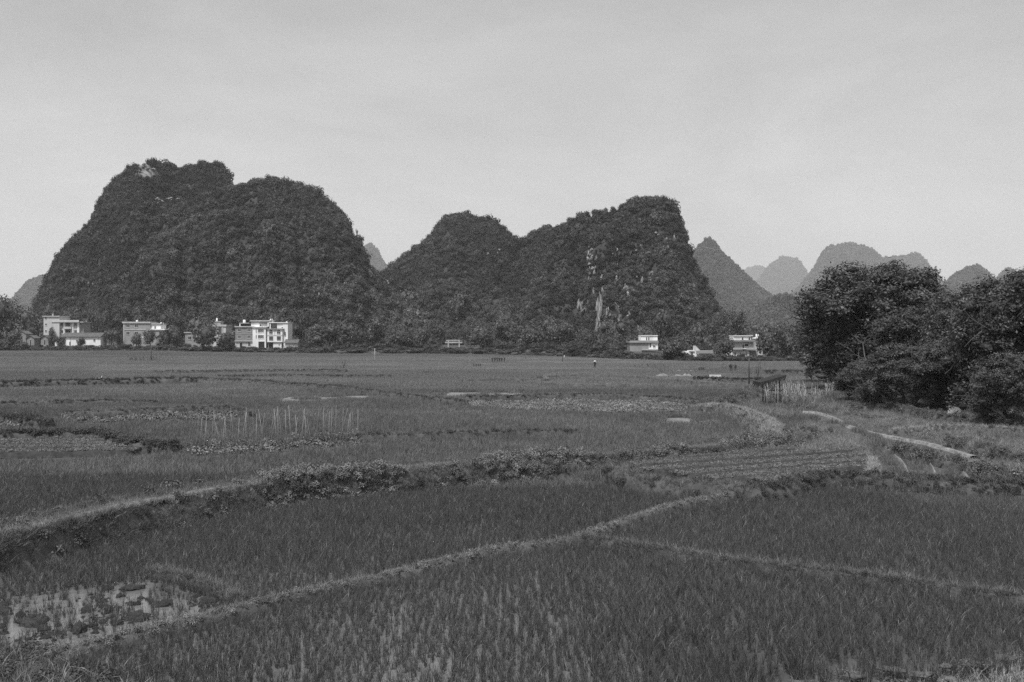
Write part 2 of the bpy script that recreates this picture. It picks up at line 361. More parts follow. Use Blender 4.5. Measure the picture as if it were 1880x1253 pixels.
# ---------------------------------------------------------------- haze: the air between the near and the far hills
def build_haze():
    hm = bpy.data.materials.new("haze_air"); hm.use_nodes = True; t = hm.node_tree; t.nodes.clear()
    o = N(t, "ShaderNodeOutputMaterial"); v = N(t, "ShaderNodeVolumePrincipled")
    v.inputs["Color"].default_value = (0.97, 0.97, 0.97, 1); v.inputs["Density"].default_value = HAZE_DENSITY; v.inputs["Anisotropy"].default_value = 0.0
    t.links.new(v.outputs[0], o.inputs["Volume"])
    b = MB().box(-18000, 18000, -150, 12500, -2.0, 900).build("haze", hm); tag(b, "pale thin haze over the valley", None, None, "stuff")
build_haze()

# ---------------------------------------------------------------- hills
def crown_mesh(name, seed, n, lobes, m, core=0.8, l=0.26, w=0.17):
    """unit tree crown: lumpy core plus leaf clumps; radius about 1, height about 1.6, base at 0"""
    r = np.random.default_rng(seed)
    lc = np.stack([r.uniform(-.55, .55, lobes), r.uniform(-.55, .55, lobes), r.uniform(.3, 1.15, lobes)], 1); lr = r.uniform(.32, .55, lobes)
    lc[0] = (0, 0, .75); lr[0] = .62
    parts = []
    for i in range(lobes):
        V, Fs = ICO1; parts.append((lc[i] + V * lr[i] * core * r.uniform(.85, 1.1, (len(V), 1)), Fs.ravel(), np.full(len(Fs), 3)))
    k = r.choice(lobes, n, p=lr ** 2 / np.sum(lr ** 2)); d = r.normal(size=(n, 3)); d /= np.linalg.norm(d, axis=1, keepdims=True)
    C = lc[k] + d * (lr[k] * r.uniform(.8, 1.12, n))[:, None]
    ins = np.zeros(n, bool)
    for i in range(lobes): ins |= (np.linalg.norm(C - lc[i], axis=1) < lr[i] * .72)
    C, d = C[~ins], d[~ins]; q = len(C)
    parts.append(leaf_quads(C, d * .8 + np.array([0, 0, .5]) + r.normal(size=(q, 3)) * .5, l * r.uniform(.6, 1.3, q), w * r.uniform(.6, 1.3, q), r))
    return mesh_np(name, *merge(parts), [m])
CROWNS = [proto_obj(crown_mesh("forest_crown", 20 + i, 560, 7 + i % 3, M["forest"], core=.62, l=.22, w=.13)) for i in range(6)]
CROWNS_FAR = [proto_obj(crown_mesh("far_crown", 40 + i, 60, 5, M["forest_hazed"], core=.95, l=.4, w=.3)) for i in range(4)]

class Hill:
    def __init__(s, Yc, prof, Wf, Wb, seed, cut=3.0, pw=0.75, rib=0.34, n=(150, 80), base=None, foot=0.0, dead=.07, fold=.07, lump=.016):
        p = np.array(prof, float); s.Yc = Yc; s.Wf, s.Wb = Wf, Wb
        s.X = (p[:, 0] - W0 / 2) / F * Yc; s.H = CH + (YH - p[:, 1]) / F * Yc - cut
        s.x0, s.x1 = s.X[0], s.X[-1]; s.pw, s.rib, s.seed, s.n = pw, rib, seed, n; s.foot = foot; s.dead = dead; s.fold = fold; s.lump = lump
    def z(s, X, Y):
        X = X * s.Yc / np.maximum(Y, 1); H = np.interp(X, s.X, s.H); sd = s.seed * 13.7
        ribn = fbm(X / (0.22 * s.Wf) + sd, X * 0 + sd, 4)
        Y2 = Y + 0.10 * s.Wf * fbm(X / (.35 * s.Wf) + sd, Y / (.35 * s.Wf), 3)
        v = np.where(Y2 < s.Yc, (s.Yc - Y2) / (s.Wf * (1 + s.rib * ribn)), (Y2 - s.Yc) / s.Wb); v = np.clip((v - s.dead) / (1 - s.dead), 0, 1)
        pr = (1 - v) ** s.pw * (1 - .12 * v) + s.foot * v * (1 - v) ** 2
        z = H * pr + s.lump * s.Wf * fbm(X / (.16 * s.Wf) - sd, Y / (.16 * s.Wf) + sd, 3) * sstep(0.05, .25, v) * np.minimum(pr * 2, 1) + s.fold * s.Wf * fbm(X / (.42 * s.Wf) + sd, Y / (.5 * s.Wf) - sd, 2) * sstep(.12, .45, v) * np.minimum(pr * 2, 1)
        return np.minimum(z, H * 1.02 + 1)
    def mesh(s, name, rockfn=None):
        nx, ny = s.n; xs = np.linspace(s.x0, s.x1, nx); t = np.linspace(0, 1, ny); ysf = s.Yc - s.Wf * 1.35 * (1 - t)
        yy = np.concatenate([ysf, s.Yc + s.Wb * np.linspace(.04, 1.05, max(12, ny // 4))])
        X, Y = np.meshgrid(xs, yy); X = X * Y / s.Yc; Z = s.z(X, Y) - 2.0; me = grid_mesh(name, X, Y, Z, [M["rockwood"]])
        s.grid = (X, Y, Z); a = me.attributes.new("rock", "FLOAT", "POINT"); rk = np.zeros(X.shape) if rockfn is None else rockfn(X, Y, Z)
        a.data.foreach_set("value", rk.ravel().astype(np.float32)); return me
    def hit(s, x, y):
        """where the line of sight through a picture position meets the front of this hill"""
        Y = np.linspace(s.Yc - s.Wf * 1.35, s.Yc + 5, 600); X = (x - W0 / 2) / F * Y; Z = CH - (y - YH) / F * Y
        k = np.nonzero(s.z(X, Y) - 2 > Z)[0]; k = k[0] if len(k) else len(Y) - 1; return np.array([X[k], Y[k], Z[k]])
    def forest(s, spacing, r, mask=None, back=0.12, thin=None):
        """points spread evenly over the wooded slope, by true surface area"""
        X, Y, Z = s.grid; c = lambda A: (A[:-1, :-1], A[:-1, 1:], A[1:, 1:], A[1:, :-1])
        P4 = [np.stack([a, b, d], -1) for a, b, d in zip(c(X), c(Y), c(Z))]
        nrm = np.cross(P4[2] - P4[0], P4[3] - P4[1]) * .5; ar = np.linalg.norm(nrm, axis=-1)
        keep = (P4[0][..., 1] < s.Yc + back * s.Wb) & (P4[0][..., 2] > -1.5)
        w = np.where(keep, ar, 0).ravel(); n = int(w.sum() / spacing ** 2); k = r.choice(len(w), n, p=w / w.sum()); u, v = r.uniform(size=(2, n, 1))
        q = [p.reshape(-1, 3)[k] for p in P4]
        pts = (q[0] * (1 - u) + q[1] * u) * (1 - v) + (q[3] * (1 - u) + q[2] * u) * v
        if mask is not None: pts = pts[mask(pts)]
        return pts

def streak_rock(regions, thr=0.15, sc=(0.13, 0.035)):
    """vertical limestone streaks inside picture regions (x0,y0,x1,y1,strength)"""
    def f(X, Y, Z):
        x, y = px(X, Y, Z); o = np.zeros(X.shape)
        nz = fbm(X * sc[0] + 31, Z * sc[1] + 7, 4)
        for x0, y0, x1, y1, st in regions:
            dx = np.clip(np.minimum(x - x0, x1 - x) / (0.25 * (x1 - x0)), 0, 1); dy = np.clip(np.minimum(y - y0, y1 - y) / (0.25 * (y1 - y0)), 0, 1)
            o = np.maximum(o, ((nz + st) > thr + .5) * (np.minimum(dx, dy) > 0.05 + 0.3 * np.random.default_rng(5).uniform(size=X.shape)))
        return o.astype(float)
    return f
HILLS = {}; CLIFF = {}   # limestone clusters: (x, y, spread x, spread y, how many, slab width, slab height)
CLIFF["D"] = [(1101, 562, 3, 16, 11, 5, 26), (1098, 600, 2.5, 12, 7, 4, 18), (1066, 562, 4, 8, 8, 3.5, 16), (1076, 572, 3, 6, 5, 3, 12), (1088, 538, 3, 5, 4, 3.5, 12), (1118, 575, 7, 6, 8, 3, 9), (1152, 528, 5, 4, 6, 4, 9), (1171, 528, 2.5, 6, 5, 3, 14), (1147, 548, 4, 6, 5, 3, 10), (1085, 476, 5, 7, 9, 4, 9), (1087, 500, 4, 7, 7, 3.5, 9), (1080, 514, 2, 4, 3, 3, 9), (1086, 459, 4, 2, 3, 4, 7), (1135, 458, 10, 3, 5, 3.5, 6), (1208, 436, 3, 4, 3, 3, 8), (1231, 440, 4, 5, 5, 3, 10), (1222, 470, 12, 12, 6, 2.5, 8), (1195, 500, 4, 6, 4, 3, 9), (1140, 582, 8, 4, 6, 3, 9), (1178, 576, 5, 4, 4, 3, 9), (1130, 510, 10, 4, 5, 3, 7), (1160, 470, 20, 15, 6, 2.5, 7)]
CLIFF["A"] = [(265, 306, 5, 3, 4, 4, 5), (280, 313, 5, 3, 5, 5, 5), (258, 320, 2, 3, 2, 3, 6), (155, 518, 1.5, 3, 3, 3, 9), (170, 523, 5, 2, 4, 2.5, 6)]
CLIFF["B"] = [(300, 369, 8, 1.5, 7, 6, 3.5), (325, 367, 7, 1.5, 5, 5, 3.5), (219, 505, 2, 6, 5, 3, 10), (226, 520, 4, 4, 5, 3, 8), (205, 442, 1, 3, 2, 2.5, 6), (350, 345, 1.5, 3, 2, 3, 6), (650, 436, 5, 5, 5, 4, 8), (486, 332, 3, 1, 2, 4, 3), (528, 338, 3, 1, 2, 5, 3), (588, 545, 1, 3, 2, 2.5, 7), (634, 523, 3, 1, 2, 2, 5), (465, 515, 4, 1, 2, 5, 2.5), (712, 524, 5, 5, 5, 3, 6), (735, 575, 2, 4, 3, 3, 7)]
CLIFF["C"] = [(897, 467, 1, 2, 2, 2.5, 6), (914, 464, 1, 2, 2, 2.5, 6)]
def add_hill(key, label_forest, Yc, prof, Wf, Wb, seed, spacing, R, rock=None, far=False, tone=1.0, **kw):
    h = Hill(Yc, prof, Wf, Wb, seed, **kw); rf = streak_rock(rock) if rock else None
    o = link("hill", h.mesh("hill", rf)); tag(o, kind="structure"); HILLS[key] = (h, o); r = np.random.default_rng(seed)
    mask = (lambda p: rf(p[:, 0], p[:, 1], p[:, 2]) < .5) if rf else None
    pts = h.forest(spacing, r, mask)
    if key in CLIFF:
        x, y = px(pts[:, 0], pts[:, 1], pts[:, 2] + 1.0); kp = np.ones(len(pts), bool)
        for cx, cy, sx, sy, n_, w_, h_ in CLIFF[key]:
            if sx > 8: continue
            kp &= ~((((x - cx) / (1.2 * sx + 3.5)) ** 2 + ((y - cy + 2) / (1.2 * sy + h_ * .35)) ** 2 < 1) & (r.uniform(size=len(pts)) < .95))
        pts = pts[kp]
    clear = fbm(pts[:, 0] / 14 + seed, pts[:, 2] / 9 + pts[:, 1] / 14, 3)
    x, y = px(pts[:, 0], pts[:, 1], pts[:, 2])
    s = R * np.clip(r.lognormal(0, .5, len(pts)), .4, 2.6) * (1 + .25 * clear) * np.where((r.uniform(size=len(pts)) < .05) & (not far), 1.6, 1.0)
    pts[:, 2] -= .25 * s
    sv = np.stack([s, s, s * r.uniform(.75, 1.25, len(pts))], 1)
    tn = tone * (1 + .3 * clear + .35 * fbm(pts[:, 0] / 45 + seed, pts[:, 2] / 16, 3) + r.normal(0, .18, len(pts))); tn = np.clip(tn * (1 + .75 * (1 - sstep(10, 48, pts[:, 2] + 10 * fbm(pts[:, 0] / 30, pts[:, 1] / 30, 2))) * (not far)), .35, 2.2)
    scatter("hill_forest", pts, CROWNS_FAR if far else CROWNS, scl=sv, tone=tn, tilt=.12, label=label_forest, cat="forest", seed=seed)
    return h
add_hill("A", "dense scrub forest on the tall flat-topped hill furthest left", 700,
    [(40, 640), (62, 575), (78, 535), (86, 515), (98, 485), (110, 465), (130, 440), (150, 417), (170, 395), (183, 368), (200, 343), (215, 328), (240, 312), (255, 300), (275, 295), (300, 297), (325, 297), (345, 292), (375, 289), (400, 292), (411, 303), (417, 322), (424, 350), (440, 420), (470, 540), (500, 640)],
    150, 120, 3, 2.1, 1.5, rock=[(250, 295, 310, 330, .35), (285, 355, 345, 375, .5), (150, 505, 230, 535, .3)], cut=3.5, tone=.72)
add_hill("B", "dense scrub forest on the broad rounded hill behind the white village houses", 600,
    [(60, 640), (130, 590), (200, 520), (250, 440), (285, 400), (330, 375), (380, 352), (420, 338), (450, 330), (470, 322), (490, 317), (505, 318), (530, 326), (570, 342), (605, 363), (620, 374), (632, 388), (642, 412), (655, 428), (662, 445), (670, 470), (694, 500), (720, 530), (745, 556), (775, 582), (810, 605), (880, 640)],
    128, 90, 5, 1.85, 1.35, rock=[(280, 362, 345, 380, .5), (190, 480, 240, 540, .25)], cut=3.5, foot=.25, tone=1.08)
add_hill("C", "dense forest on the middle hill between the two steep hills", 760,
    [(620, 640), (680, 520), (700, 500), (730, 476), (770, 446), (800, 422), (815, 402), (835, 393), (850, 391), (880, 396), (915, 411), (940, 430), (960, 447), (985, 480), (1010, 540), (1050, 640)],
    220, 110, 8, 2.3, 1.65, cut=3.5, foot=.2, tone=.82)
add_hill("C2", "dense forest on the low shoulder left of the steep rocky hill", 720,
    [(900, 640), (940, 500), (960, 450), (975, 430), (990, 416), (1010, 408), (1030, 411), (1060, 430), (1100, 520), (1140, 640)],
    180, 90, 9, 2.3, 1.6, cut=3.5, tone=.75)
add_hill("D", "shrubs and trees clinging to the steep rocky hill right of centre", 520,
    [(900, 640), (940, 600), (965, 560), (985, 505), (1000, 462), (1020, 424), (1035, 404), (1060, 390), (1090, 383), (1115, 380), (1140, 374), (1160, 361), (1190, 355), (1215, 352), (1232, 362), (1243, 384), (1251, 405), (1257, 432), (1266, 462), (1282, 490), (1298, 515), (1312, 545), (1330, 570), (1370, 592), (1410, 615), (1440, 640)],
    100, 80, 11, 1.6, 1.15, rock=[(1055, 500, 1190, 625, .12), (1088, 540, 1112, 630, .45)], cut=2.8, pw=.62, rib=.3, n=(220, 110))
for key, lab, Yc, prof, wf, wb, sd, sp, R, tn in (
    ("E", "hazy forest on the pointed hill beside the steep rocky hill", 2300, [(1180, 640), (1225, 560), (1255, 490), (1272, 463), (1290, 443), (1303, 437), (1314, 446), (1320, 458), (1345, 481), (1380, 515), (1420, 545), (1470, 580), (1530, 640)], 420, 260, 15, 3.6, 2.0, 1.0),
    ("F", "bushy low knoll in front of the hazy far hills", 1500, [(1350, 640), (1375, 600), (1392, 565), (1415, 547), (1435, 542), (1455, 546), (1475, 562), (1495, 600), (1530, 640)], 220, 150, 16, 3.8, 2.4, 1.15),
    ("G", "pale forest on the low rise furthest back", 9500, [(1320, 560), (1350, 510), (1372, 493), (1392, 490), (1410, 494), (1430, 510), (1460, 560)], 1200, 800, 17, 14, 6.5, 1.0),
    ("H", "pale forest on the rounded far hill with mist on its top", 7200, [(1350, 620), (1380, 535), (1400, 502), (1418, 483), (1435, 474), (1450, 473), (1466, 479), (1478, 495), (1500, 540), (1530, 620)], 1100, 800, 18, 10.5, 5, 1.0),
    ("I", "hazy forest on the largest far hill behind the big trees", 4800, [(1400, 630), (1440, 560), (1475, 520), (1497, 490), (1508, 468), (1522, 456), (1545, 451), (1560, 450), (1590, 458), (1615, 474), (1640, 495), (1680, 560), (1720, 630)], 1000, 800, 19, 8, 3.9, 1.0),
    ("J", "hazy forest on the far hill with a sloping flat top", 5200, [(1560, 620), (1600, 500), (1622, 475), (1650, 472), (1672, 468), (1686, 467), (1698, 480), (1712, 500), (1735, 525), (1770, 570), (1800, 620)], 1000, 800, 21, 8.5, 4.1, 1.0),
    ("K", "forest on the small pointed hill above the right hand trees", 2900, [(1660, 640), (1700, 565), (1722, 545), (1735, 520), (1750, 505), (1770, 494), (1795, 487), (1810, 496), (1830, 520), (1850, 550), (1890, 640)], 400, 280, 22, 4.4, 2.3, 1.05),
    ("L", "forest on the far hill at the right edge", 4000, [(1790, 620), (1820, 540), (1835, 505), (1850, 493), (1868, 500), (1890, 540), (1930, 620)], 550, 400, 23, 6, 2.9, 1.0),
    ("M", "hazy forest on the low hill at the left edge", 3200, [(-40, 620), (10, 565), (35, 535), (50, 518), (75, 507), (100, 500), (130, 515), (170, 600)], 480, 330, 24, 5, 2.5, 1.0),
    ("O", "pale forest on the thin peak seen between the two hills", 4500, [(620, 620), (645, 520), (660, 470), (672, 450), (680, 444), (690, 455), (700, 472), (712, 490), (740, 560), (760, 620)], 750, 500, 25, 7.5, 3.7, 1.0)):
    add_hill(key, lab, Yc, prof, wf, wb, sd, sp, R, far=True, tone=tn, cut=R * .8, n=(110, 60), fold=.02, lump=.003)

# limestone outcrops standing proud of the trees, parts of their hill
def outcrop_mesh(seed):
    r = np.random.default_rng(seed); V, Fs = ICO3; V = V.copy()
    d = 1 + .35 * fbm(V[:, 0] * 2.5 + seed * 3.1, V[:, 1] * 2.5 + V[:, 2] * .7, 3) ; V *= d[:, None]; V[:, 0] += .35 * fbm(V[:, 2] * 2.2 + seed, V[:, 2] * 0 + seed, 3)
    V[:, :2] *= (1 - .25 * np.abs(V[:, 2]))[:, None]; V = V + r.normal(0, .03, V.shape)
    return mesh_np("rock_outcrop", V, Fs.ravel(), np.full(len(Fs), 3), [M["rock"]])
OUT = [outcrop_mesh(60 + i) for i in range(5)]
def outcrops(key, lst):
    h, o = HILLS[key]
    for i, (x, y, w, hh) in enumerate(lst):
        p = h.hit(x, y); s = p[1] / F; q = link("rock_outcrop", OUT[i % 5], o, tuple(p), random.uniform(-.5, .5), (w * s * .5, 1.6, hh * s * .55))
def cliff(key, clusters, seed):
    """clusters of slim upright limestone slabs: (x, y, spread x, spread y, how many, slab width, slab height)"""
    h, o = HILLS[key]; r = np.random.default_rng(seed)
    for cx, cy, sx, sy, n, w, hh in clusters:
        for k in range(n):
            x, y = r.normal(cx, sx), r.normal(cy, sy); p = h.hit(x, y); s = p[1] / F; a = w * r.uniform(.6, 1.5) * s; b = hh * r.uniform(.5, 1.4) * s
            q = link("rock_outcrop", OUT[r.integers(5)], o, (p[0], p[1] - r.uniform(1.3, 3.2), p[2]), r.uniform(-.5, .5), (a * .5, 1.1, b * .5)); q.rotation_euler[1] = r.normal(0, .12)
for i_, k_ in enumerate(CLIFF): cliff(k_, CLIFF[k_], i_ + 1)
# ---------------------------------------------------------------- trees and bamboo of the village edge
def small_tree_meshes(seed, m, low=.07, n=1300):
    r = np.random.default_rng(seed); c = crown_mesh("crown", seed, n, 9, m, core=.72, l=.15, w=.1)
    V = np.zeros(len(c.vertices) * 3, np.float32); c.vertices.foreach_get("co", V); V = V.reshape(-1, 3)
    V[:, :2] *= .5; V[:, 2] = low + (V[:, 2] - V[:, 2].min()) / (V[:, 2].max() - V[:, 2].min()) * (1 - low); c.vertices.foreach_set("co", V.ravel()); c.update()
    b = MB(); b.tube([(0, 0, -.06), (.01, 0, .12), (-.01, .02, .32), (.01, .01, .6)], [.045, .034, .026, .012], 7)
    for k in range(4):
        a = k * 1.6 + r.uniform(0, 1); z = r.uniform(.2, .34); b.tube([(0, .01, z), (.13 * math.cos(a), .13 * math.sin(a), z + .14), (.24 * math.cos(a), .24 * math.sin(a), z + .3)], [.02, .014, .006], 5)
    t = bpy.data.meshes.new("trunk"); t.from_pydata(b.V, [], b.F); t.materials.append(M["bark"]); t.update(); return t, c
TREES = {"dark": [small_tree_meshes(100 + i, M["leaf"]) for i in range(4)], "pale": [small_tree_meshes(110 + i, M["leaf_lt"]) for i in range(3)], "bush": [small_tree_meshes(120 + i, M["leaf_lt"], .0) for i in range(3)], "dbush": [small_tree_meshes(130 + i, M["leaf"], .0) for i in range(2)]}
def bamboo_mesh(seed):
    r = np.random.default_rng(seed); culm = MB(); C = []; Nn = []
    for k in range(26):
        a = r.uniform(0, 6.283); h = r.uniform(.62, 1.0); o = r.uniform(.08, .34); b0 = r.uniform(0, .07); pts = []
        for t in np.linspace(0, 1, 7):
            q = b0 + o * t ** 2.4; pts.append((q * math.cos(a), q * math.sin(a), h * (t - .16 * t ** 4)))
        culm.tube(pts, [.007, .007, .006, .005, .004, .003, .002], 4)
        n = 46; t = r.uniform(.28, 1, n) ** .8; q = b0 + o * t ** 2.4; z = h * (t - .16 * t ** 4); sp = .06 * (1.15 - t)[:, None] + .02
        C.append(np.stack([q * math.cos(a), q * math.sin(a), z], 1) + r.normal(size=(n, 3)) * sp); Nn.append(r.normal(size=(n, 3)) * .6 + np.array([math.cos(a) * .5, math.sin(a) * .5, .7]))
    C = np.vstack(C); n = len(C); lv = mesh_np("foliage", *leaf_quads(C, np.vstack(Nn), r.uniform(.05, .1, n), r.uniform(.018, .032, n), r), [M["bamboo"]])
    cm = bpy.data.meshes.new("culms"); cm.from_pydata(culm.V, [], culm.F); cm.materials.append(M["pole"]); cm.update(); return cm, lv
BAM = [bamboo_mesh(140 + i) for i in range(3)]
_k = [0]
def tree(x, top, bot, w, Y, kind, label, name="tree", cat="tree", group=None):
    """a tree standing on the ground at distance Y, its height and width taken from the picture"""
    _k[0] += 1; X = (x - W0 / 2) / F * Y; g = gzf(X, Y); zt = CH - (top - YH) / F * Y; h = max(zt - g + .2, 1.0); wm = w / F * Y
    bush = kind in ("bush", "dbush")
    e = empty(name, (X, Y, g - .1), label, cat, group, random.uniform(0, 6.28), (wm, wm, h))
    if kind == "bamboo":
        cm, lv = BAM[_k[0] % 3]; e.scale = (wm * 1.25, wm * 1.25, h * 1.1); st = link("culms", cm, e); st["kind"] = "stuff"; link("foliage", lv, e); return e
    t, c = TREES[kind][_k[0] % len(TREES[kind])]; link("stem" if bush else "trunk", t, e); link("foliage" if bush else "crown", c, e); return e
VT = [
 (372, 580, 640, 62, 404, "pale", "broad leafy tree hiding most of a grey house"),
 (412, 608, 646, 34, 408, "dark", "dark bushy tree just left of the brick house"),
 (150, 619, 646, 19, 425, "dark", "small round dark tree in front of the long white house"),
 (112, 616, 634, 26, 428, "dark", "low spreading tree at the gable end of the long white house"),
 (96, 600, 628, 18, 431, "pale", "slim leafy tree against the pale balconied house"),
 (276, 604, 640, 26, 420, "dark", "thin dark tree covering the middle of the grey two-storey house"),
 (250, 612, 643, 24, 421, "dark", "low dark tree under the left windows of the grey two-storey house"),
 (300, 606, 640, 22, 422, "pale", "leafy tree beside the small white roof room of the grey house"),
 (590, 588, 650, 76, 425, "dark", "wide dense tree right of the small tiled shed"),
 (648, 592, 648, 58, 430, "pale", "pale tree standing right of the wide dense tree"),
 (735, 600, 650, 60, 425, "dark", "rounded tree under the foot of the broad hill"),
 (775, 596, 650, 36, 432, "pale", "narrow pale tree left of the tall bamboo at the valley mouth"),
 (885, 592, 650, 48, 410, "dark", "dark tree right of the long low wall"),
 (925, 582, 652, 60, 418, "pale", "tall leafy tree at the foot of the middle hill"),
 (975, 596, 655, 62, 395, "dark", "broad tree at the left foot of the rocky hill"),
 (1040, 588, 655, 60, 378, "dark", "dense tree under the pale rock streaks"),
 (1128, 585, 650, 58, 362, "pale", "leafy tree left of the flat-roofed white house"),
 (1190, 598, 640, 40, 345, "pale", "pale tree rising behind the flat-roofed white house"),
 (1222, 568, 640, 50, 372, "pale", "tall pale crowned tree above the flat-roofed white house"),
 (1236, 624, 664, 46, 283, "dark", "round dark tree between two white houses at the field edge"),
 (1331, 618, 664, 44, 285, "pale", "leafy tree in front of the left half of the white-topped house"),
 (1278, 588, 640, 46, 340, "dark", "tree rising behind the long low house"),
 (1412, 596, 668, 56, 279, "dark", "tree at the right corner of the white-topped house"),
 (1445, 588, 668, 62, 284, "pale", "loose leafy tree in the row right of the white-topped house"),
 (1475, 592, 668, 56, 288, "dark", "tree at the end of the row next to the big trees"),
 (-8, 540, 648, 70, 446, "dark", "tall dark tree cut by the left edge of the photograph"),
 (48, 560, 640, 52, 452, "dark", "tall dark tree behind the old gabled huts, right of the left edge bamboo"),
 (505, 566, 640, 44, 452, "dark", "dark tree rising behind the joined white houses"),
 (128, 564, 640, 42, 456, "pale", "tall leafy tree rising behind the pale balconied house"),
 (262, 572, 640, 46, 452, "dark", "rounded dark tree rising behind the grey two-storey house"),
 (690, 582, 650, 50, 436, "dark", "dark rounded tree left of the thin bare slope foot"),
 (1012, 578, 652, 46, 392, "pale", "slender pale tree between the two trees at the rocky hill's left foot"),
 (1082, 598, 655, 44, 358, "pale", "low pale tree right under the longest rock streak"),
 (22, 606, 648, 40, 415, "dark", "dark tree near the left edge of the field"),
 (6, 625, 650, 28, 408, "bush", "rounded bush at the far left of the field edge"),
 (52, 590, 640, 40, 450, "pale", "pale tree behind the old gabled huts"),
 (210, 606, 642, 36, 432, "pale", "pale tree between the long white house and the grey house"),
 (322, 598, 640, 34, 440, "pale", "pale tree right of the grey two-storey house"),
]
for a in VT: tree(*a)
for a in [
 (455, 556, 620, 52, 465, "bamboo", "feathery bamboo clump rising behind the brick house"),
 (395, 560, 620, 50, 470, "bamboo", "feathery bamboo clump behind the broad leafy tree"),
 (320, 556, 620, 46, 475, "bamboo", "feathery bamboo clump behind the grey house"),
 (560, 560, 630, 48, 470, "bamboo", "feathery bamboo clump above the small tiled shed"),
 (806, 584, 650, 58, 428, "bamboo", "tall bamboo clump at the valley mouth"),
 (856, 590, 640, 44, 450, "bamboo", "bamboo clump behind the long low wall"),
 (1352, 560, 650, 60, 350, "bamboo", "tall bamboo clump behind the white-topped house"),
 (1310, 572, 650, 48, 352, "bamboo", "bamboo clump left of the tall bamboo on the right"),
 (14, 536, 630, 60, 470, "bamboo", "tall bamboo at the left edge of the photograph"),
 (175, 562, 620, 44, 480, "bamboo", "feathery bamboo clump behind the long white house")]: tree(*a, name="bamboo_clump", cat="bamboo")
for a in [
 (352, 636, 648, 46, 401, "dbush", "long low bush under the broad leafy tree"),
 (395, 636, 649, 36, 403, "dbush", "dark bush at the field edge below the dark bushy tree"),
 (452, 638, 650, 40, 409, "bush", "pale low bush in front of the brick house"),
 (492, 642, 651, 40, 411, "bush", "low bush in front of the white house"),
 (582, 636, 651, 32, 411, "dbush", "dark rounded bush at the edge of the field below the wide tree"),
 (604, 633, 651, 28, 413, "bush", "taller bush next to the dark rounded bush"),
 (650, 640, 651, 44, 412, "dbush", "low bush left of the thin pale field post"),
 (712, 640, 650, 36, 411, "bush", "low bush right of the thin pale field post"),
 (760, 640, 650, 40, 409, "dbush", "flat dark bush below the tall bamboo"),
 (845, 638, 652, 40, 400, "bush", "pale bush below the long low wall"),
 (884, 641, 653, 34, 394, "dbush", "low dark bush right of the pale bush under the wall"),
 (930, 642, 656, 44, 383, "bush", "low bush at the edge of the terraces"),
 (985, 640, 657, 46, 371, "bush", "wide pale bush on the low terrace"),
 (1040, 642, 658, 40, 352, "bush", "low bush left of the big round bush"),
 (1101, 634, 659, 42, 326, "dbush", "big round dark bush at the field edge below the rock streaks"),
 (1150, 645, 661, 34, 305, "bush", "low bush in front of the flat-roofed white house"),
 (1180, 648, 662, 30, 297, "dbush", "dark low bush under the flat-roofed white house"),
 (1212, 646, 664, 26, 288, "bush", "small bush left of the round dark tree"),
 (200, 634, 645, 40, 422, "dbush", "dark low hedge right of the long white house"),
 (165, 634, 645, 30, 419, "dbush", "dark bush in front of the right end of the long white house"),
 (125, 637, 645, 30, 418, "dbush", "low dark bush in front of the left end of the long white house"),
 (290, 634, 648, 36, 412, "dbush", "dark bush in front of the grey two-storey house"),
 (235, 634, 646, 30, 417, "bush", "pale bush at the left corner of the grey two-storey house"),
 (40, 628, 647, 30, 412, "dbush", "dark round bush in front of the old gabled huts"),
 (65, 636, 646, 26, 414, "bush", "small bush right of the dark round bush")]: tree(*a, name="bush", cat="bush")

# scrub along the edge of the fields
r = np.random.default_rng(71); n = 2600; x = r.uniform(-200, 1560, n); X = (x - W0 / 2) / F * 390; e_ = np.interp(X, EDGE_X, EDGE_Y); X = (x - W0 / 2) / F * e_; e_ = np.interp(X, EDGE_X, EDGE_Y); Y = e_ + r.uniform(-1.5, 8, n)
s = np.clip(r.lognormal(math.log(.75), .4, n), .3, 1.9); k = fbm(X / 9, Y / 3, 3) > -.55
scatter("edge_scrub", np.stack([X, Y, gz(X, Y) - .15], 1)[k], CROWNS, scl=np.stack([s * 1.3, s * 1.3, s * .75], 1)[k], tone=np.clip(1.3 + r.normal(0, .3, n), .5, 2.4)[k], tilt=.1, label="low scrub and weeds along the far edge of the fields", cat="scrub", seed=72)

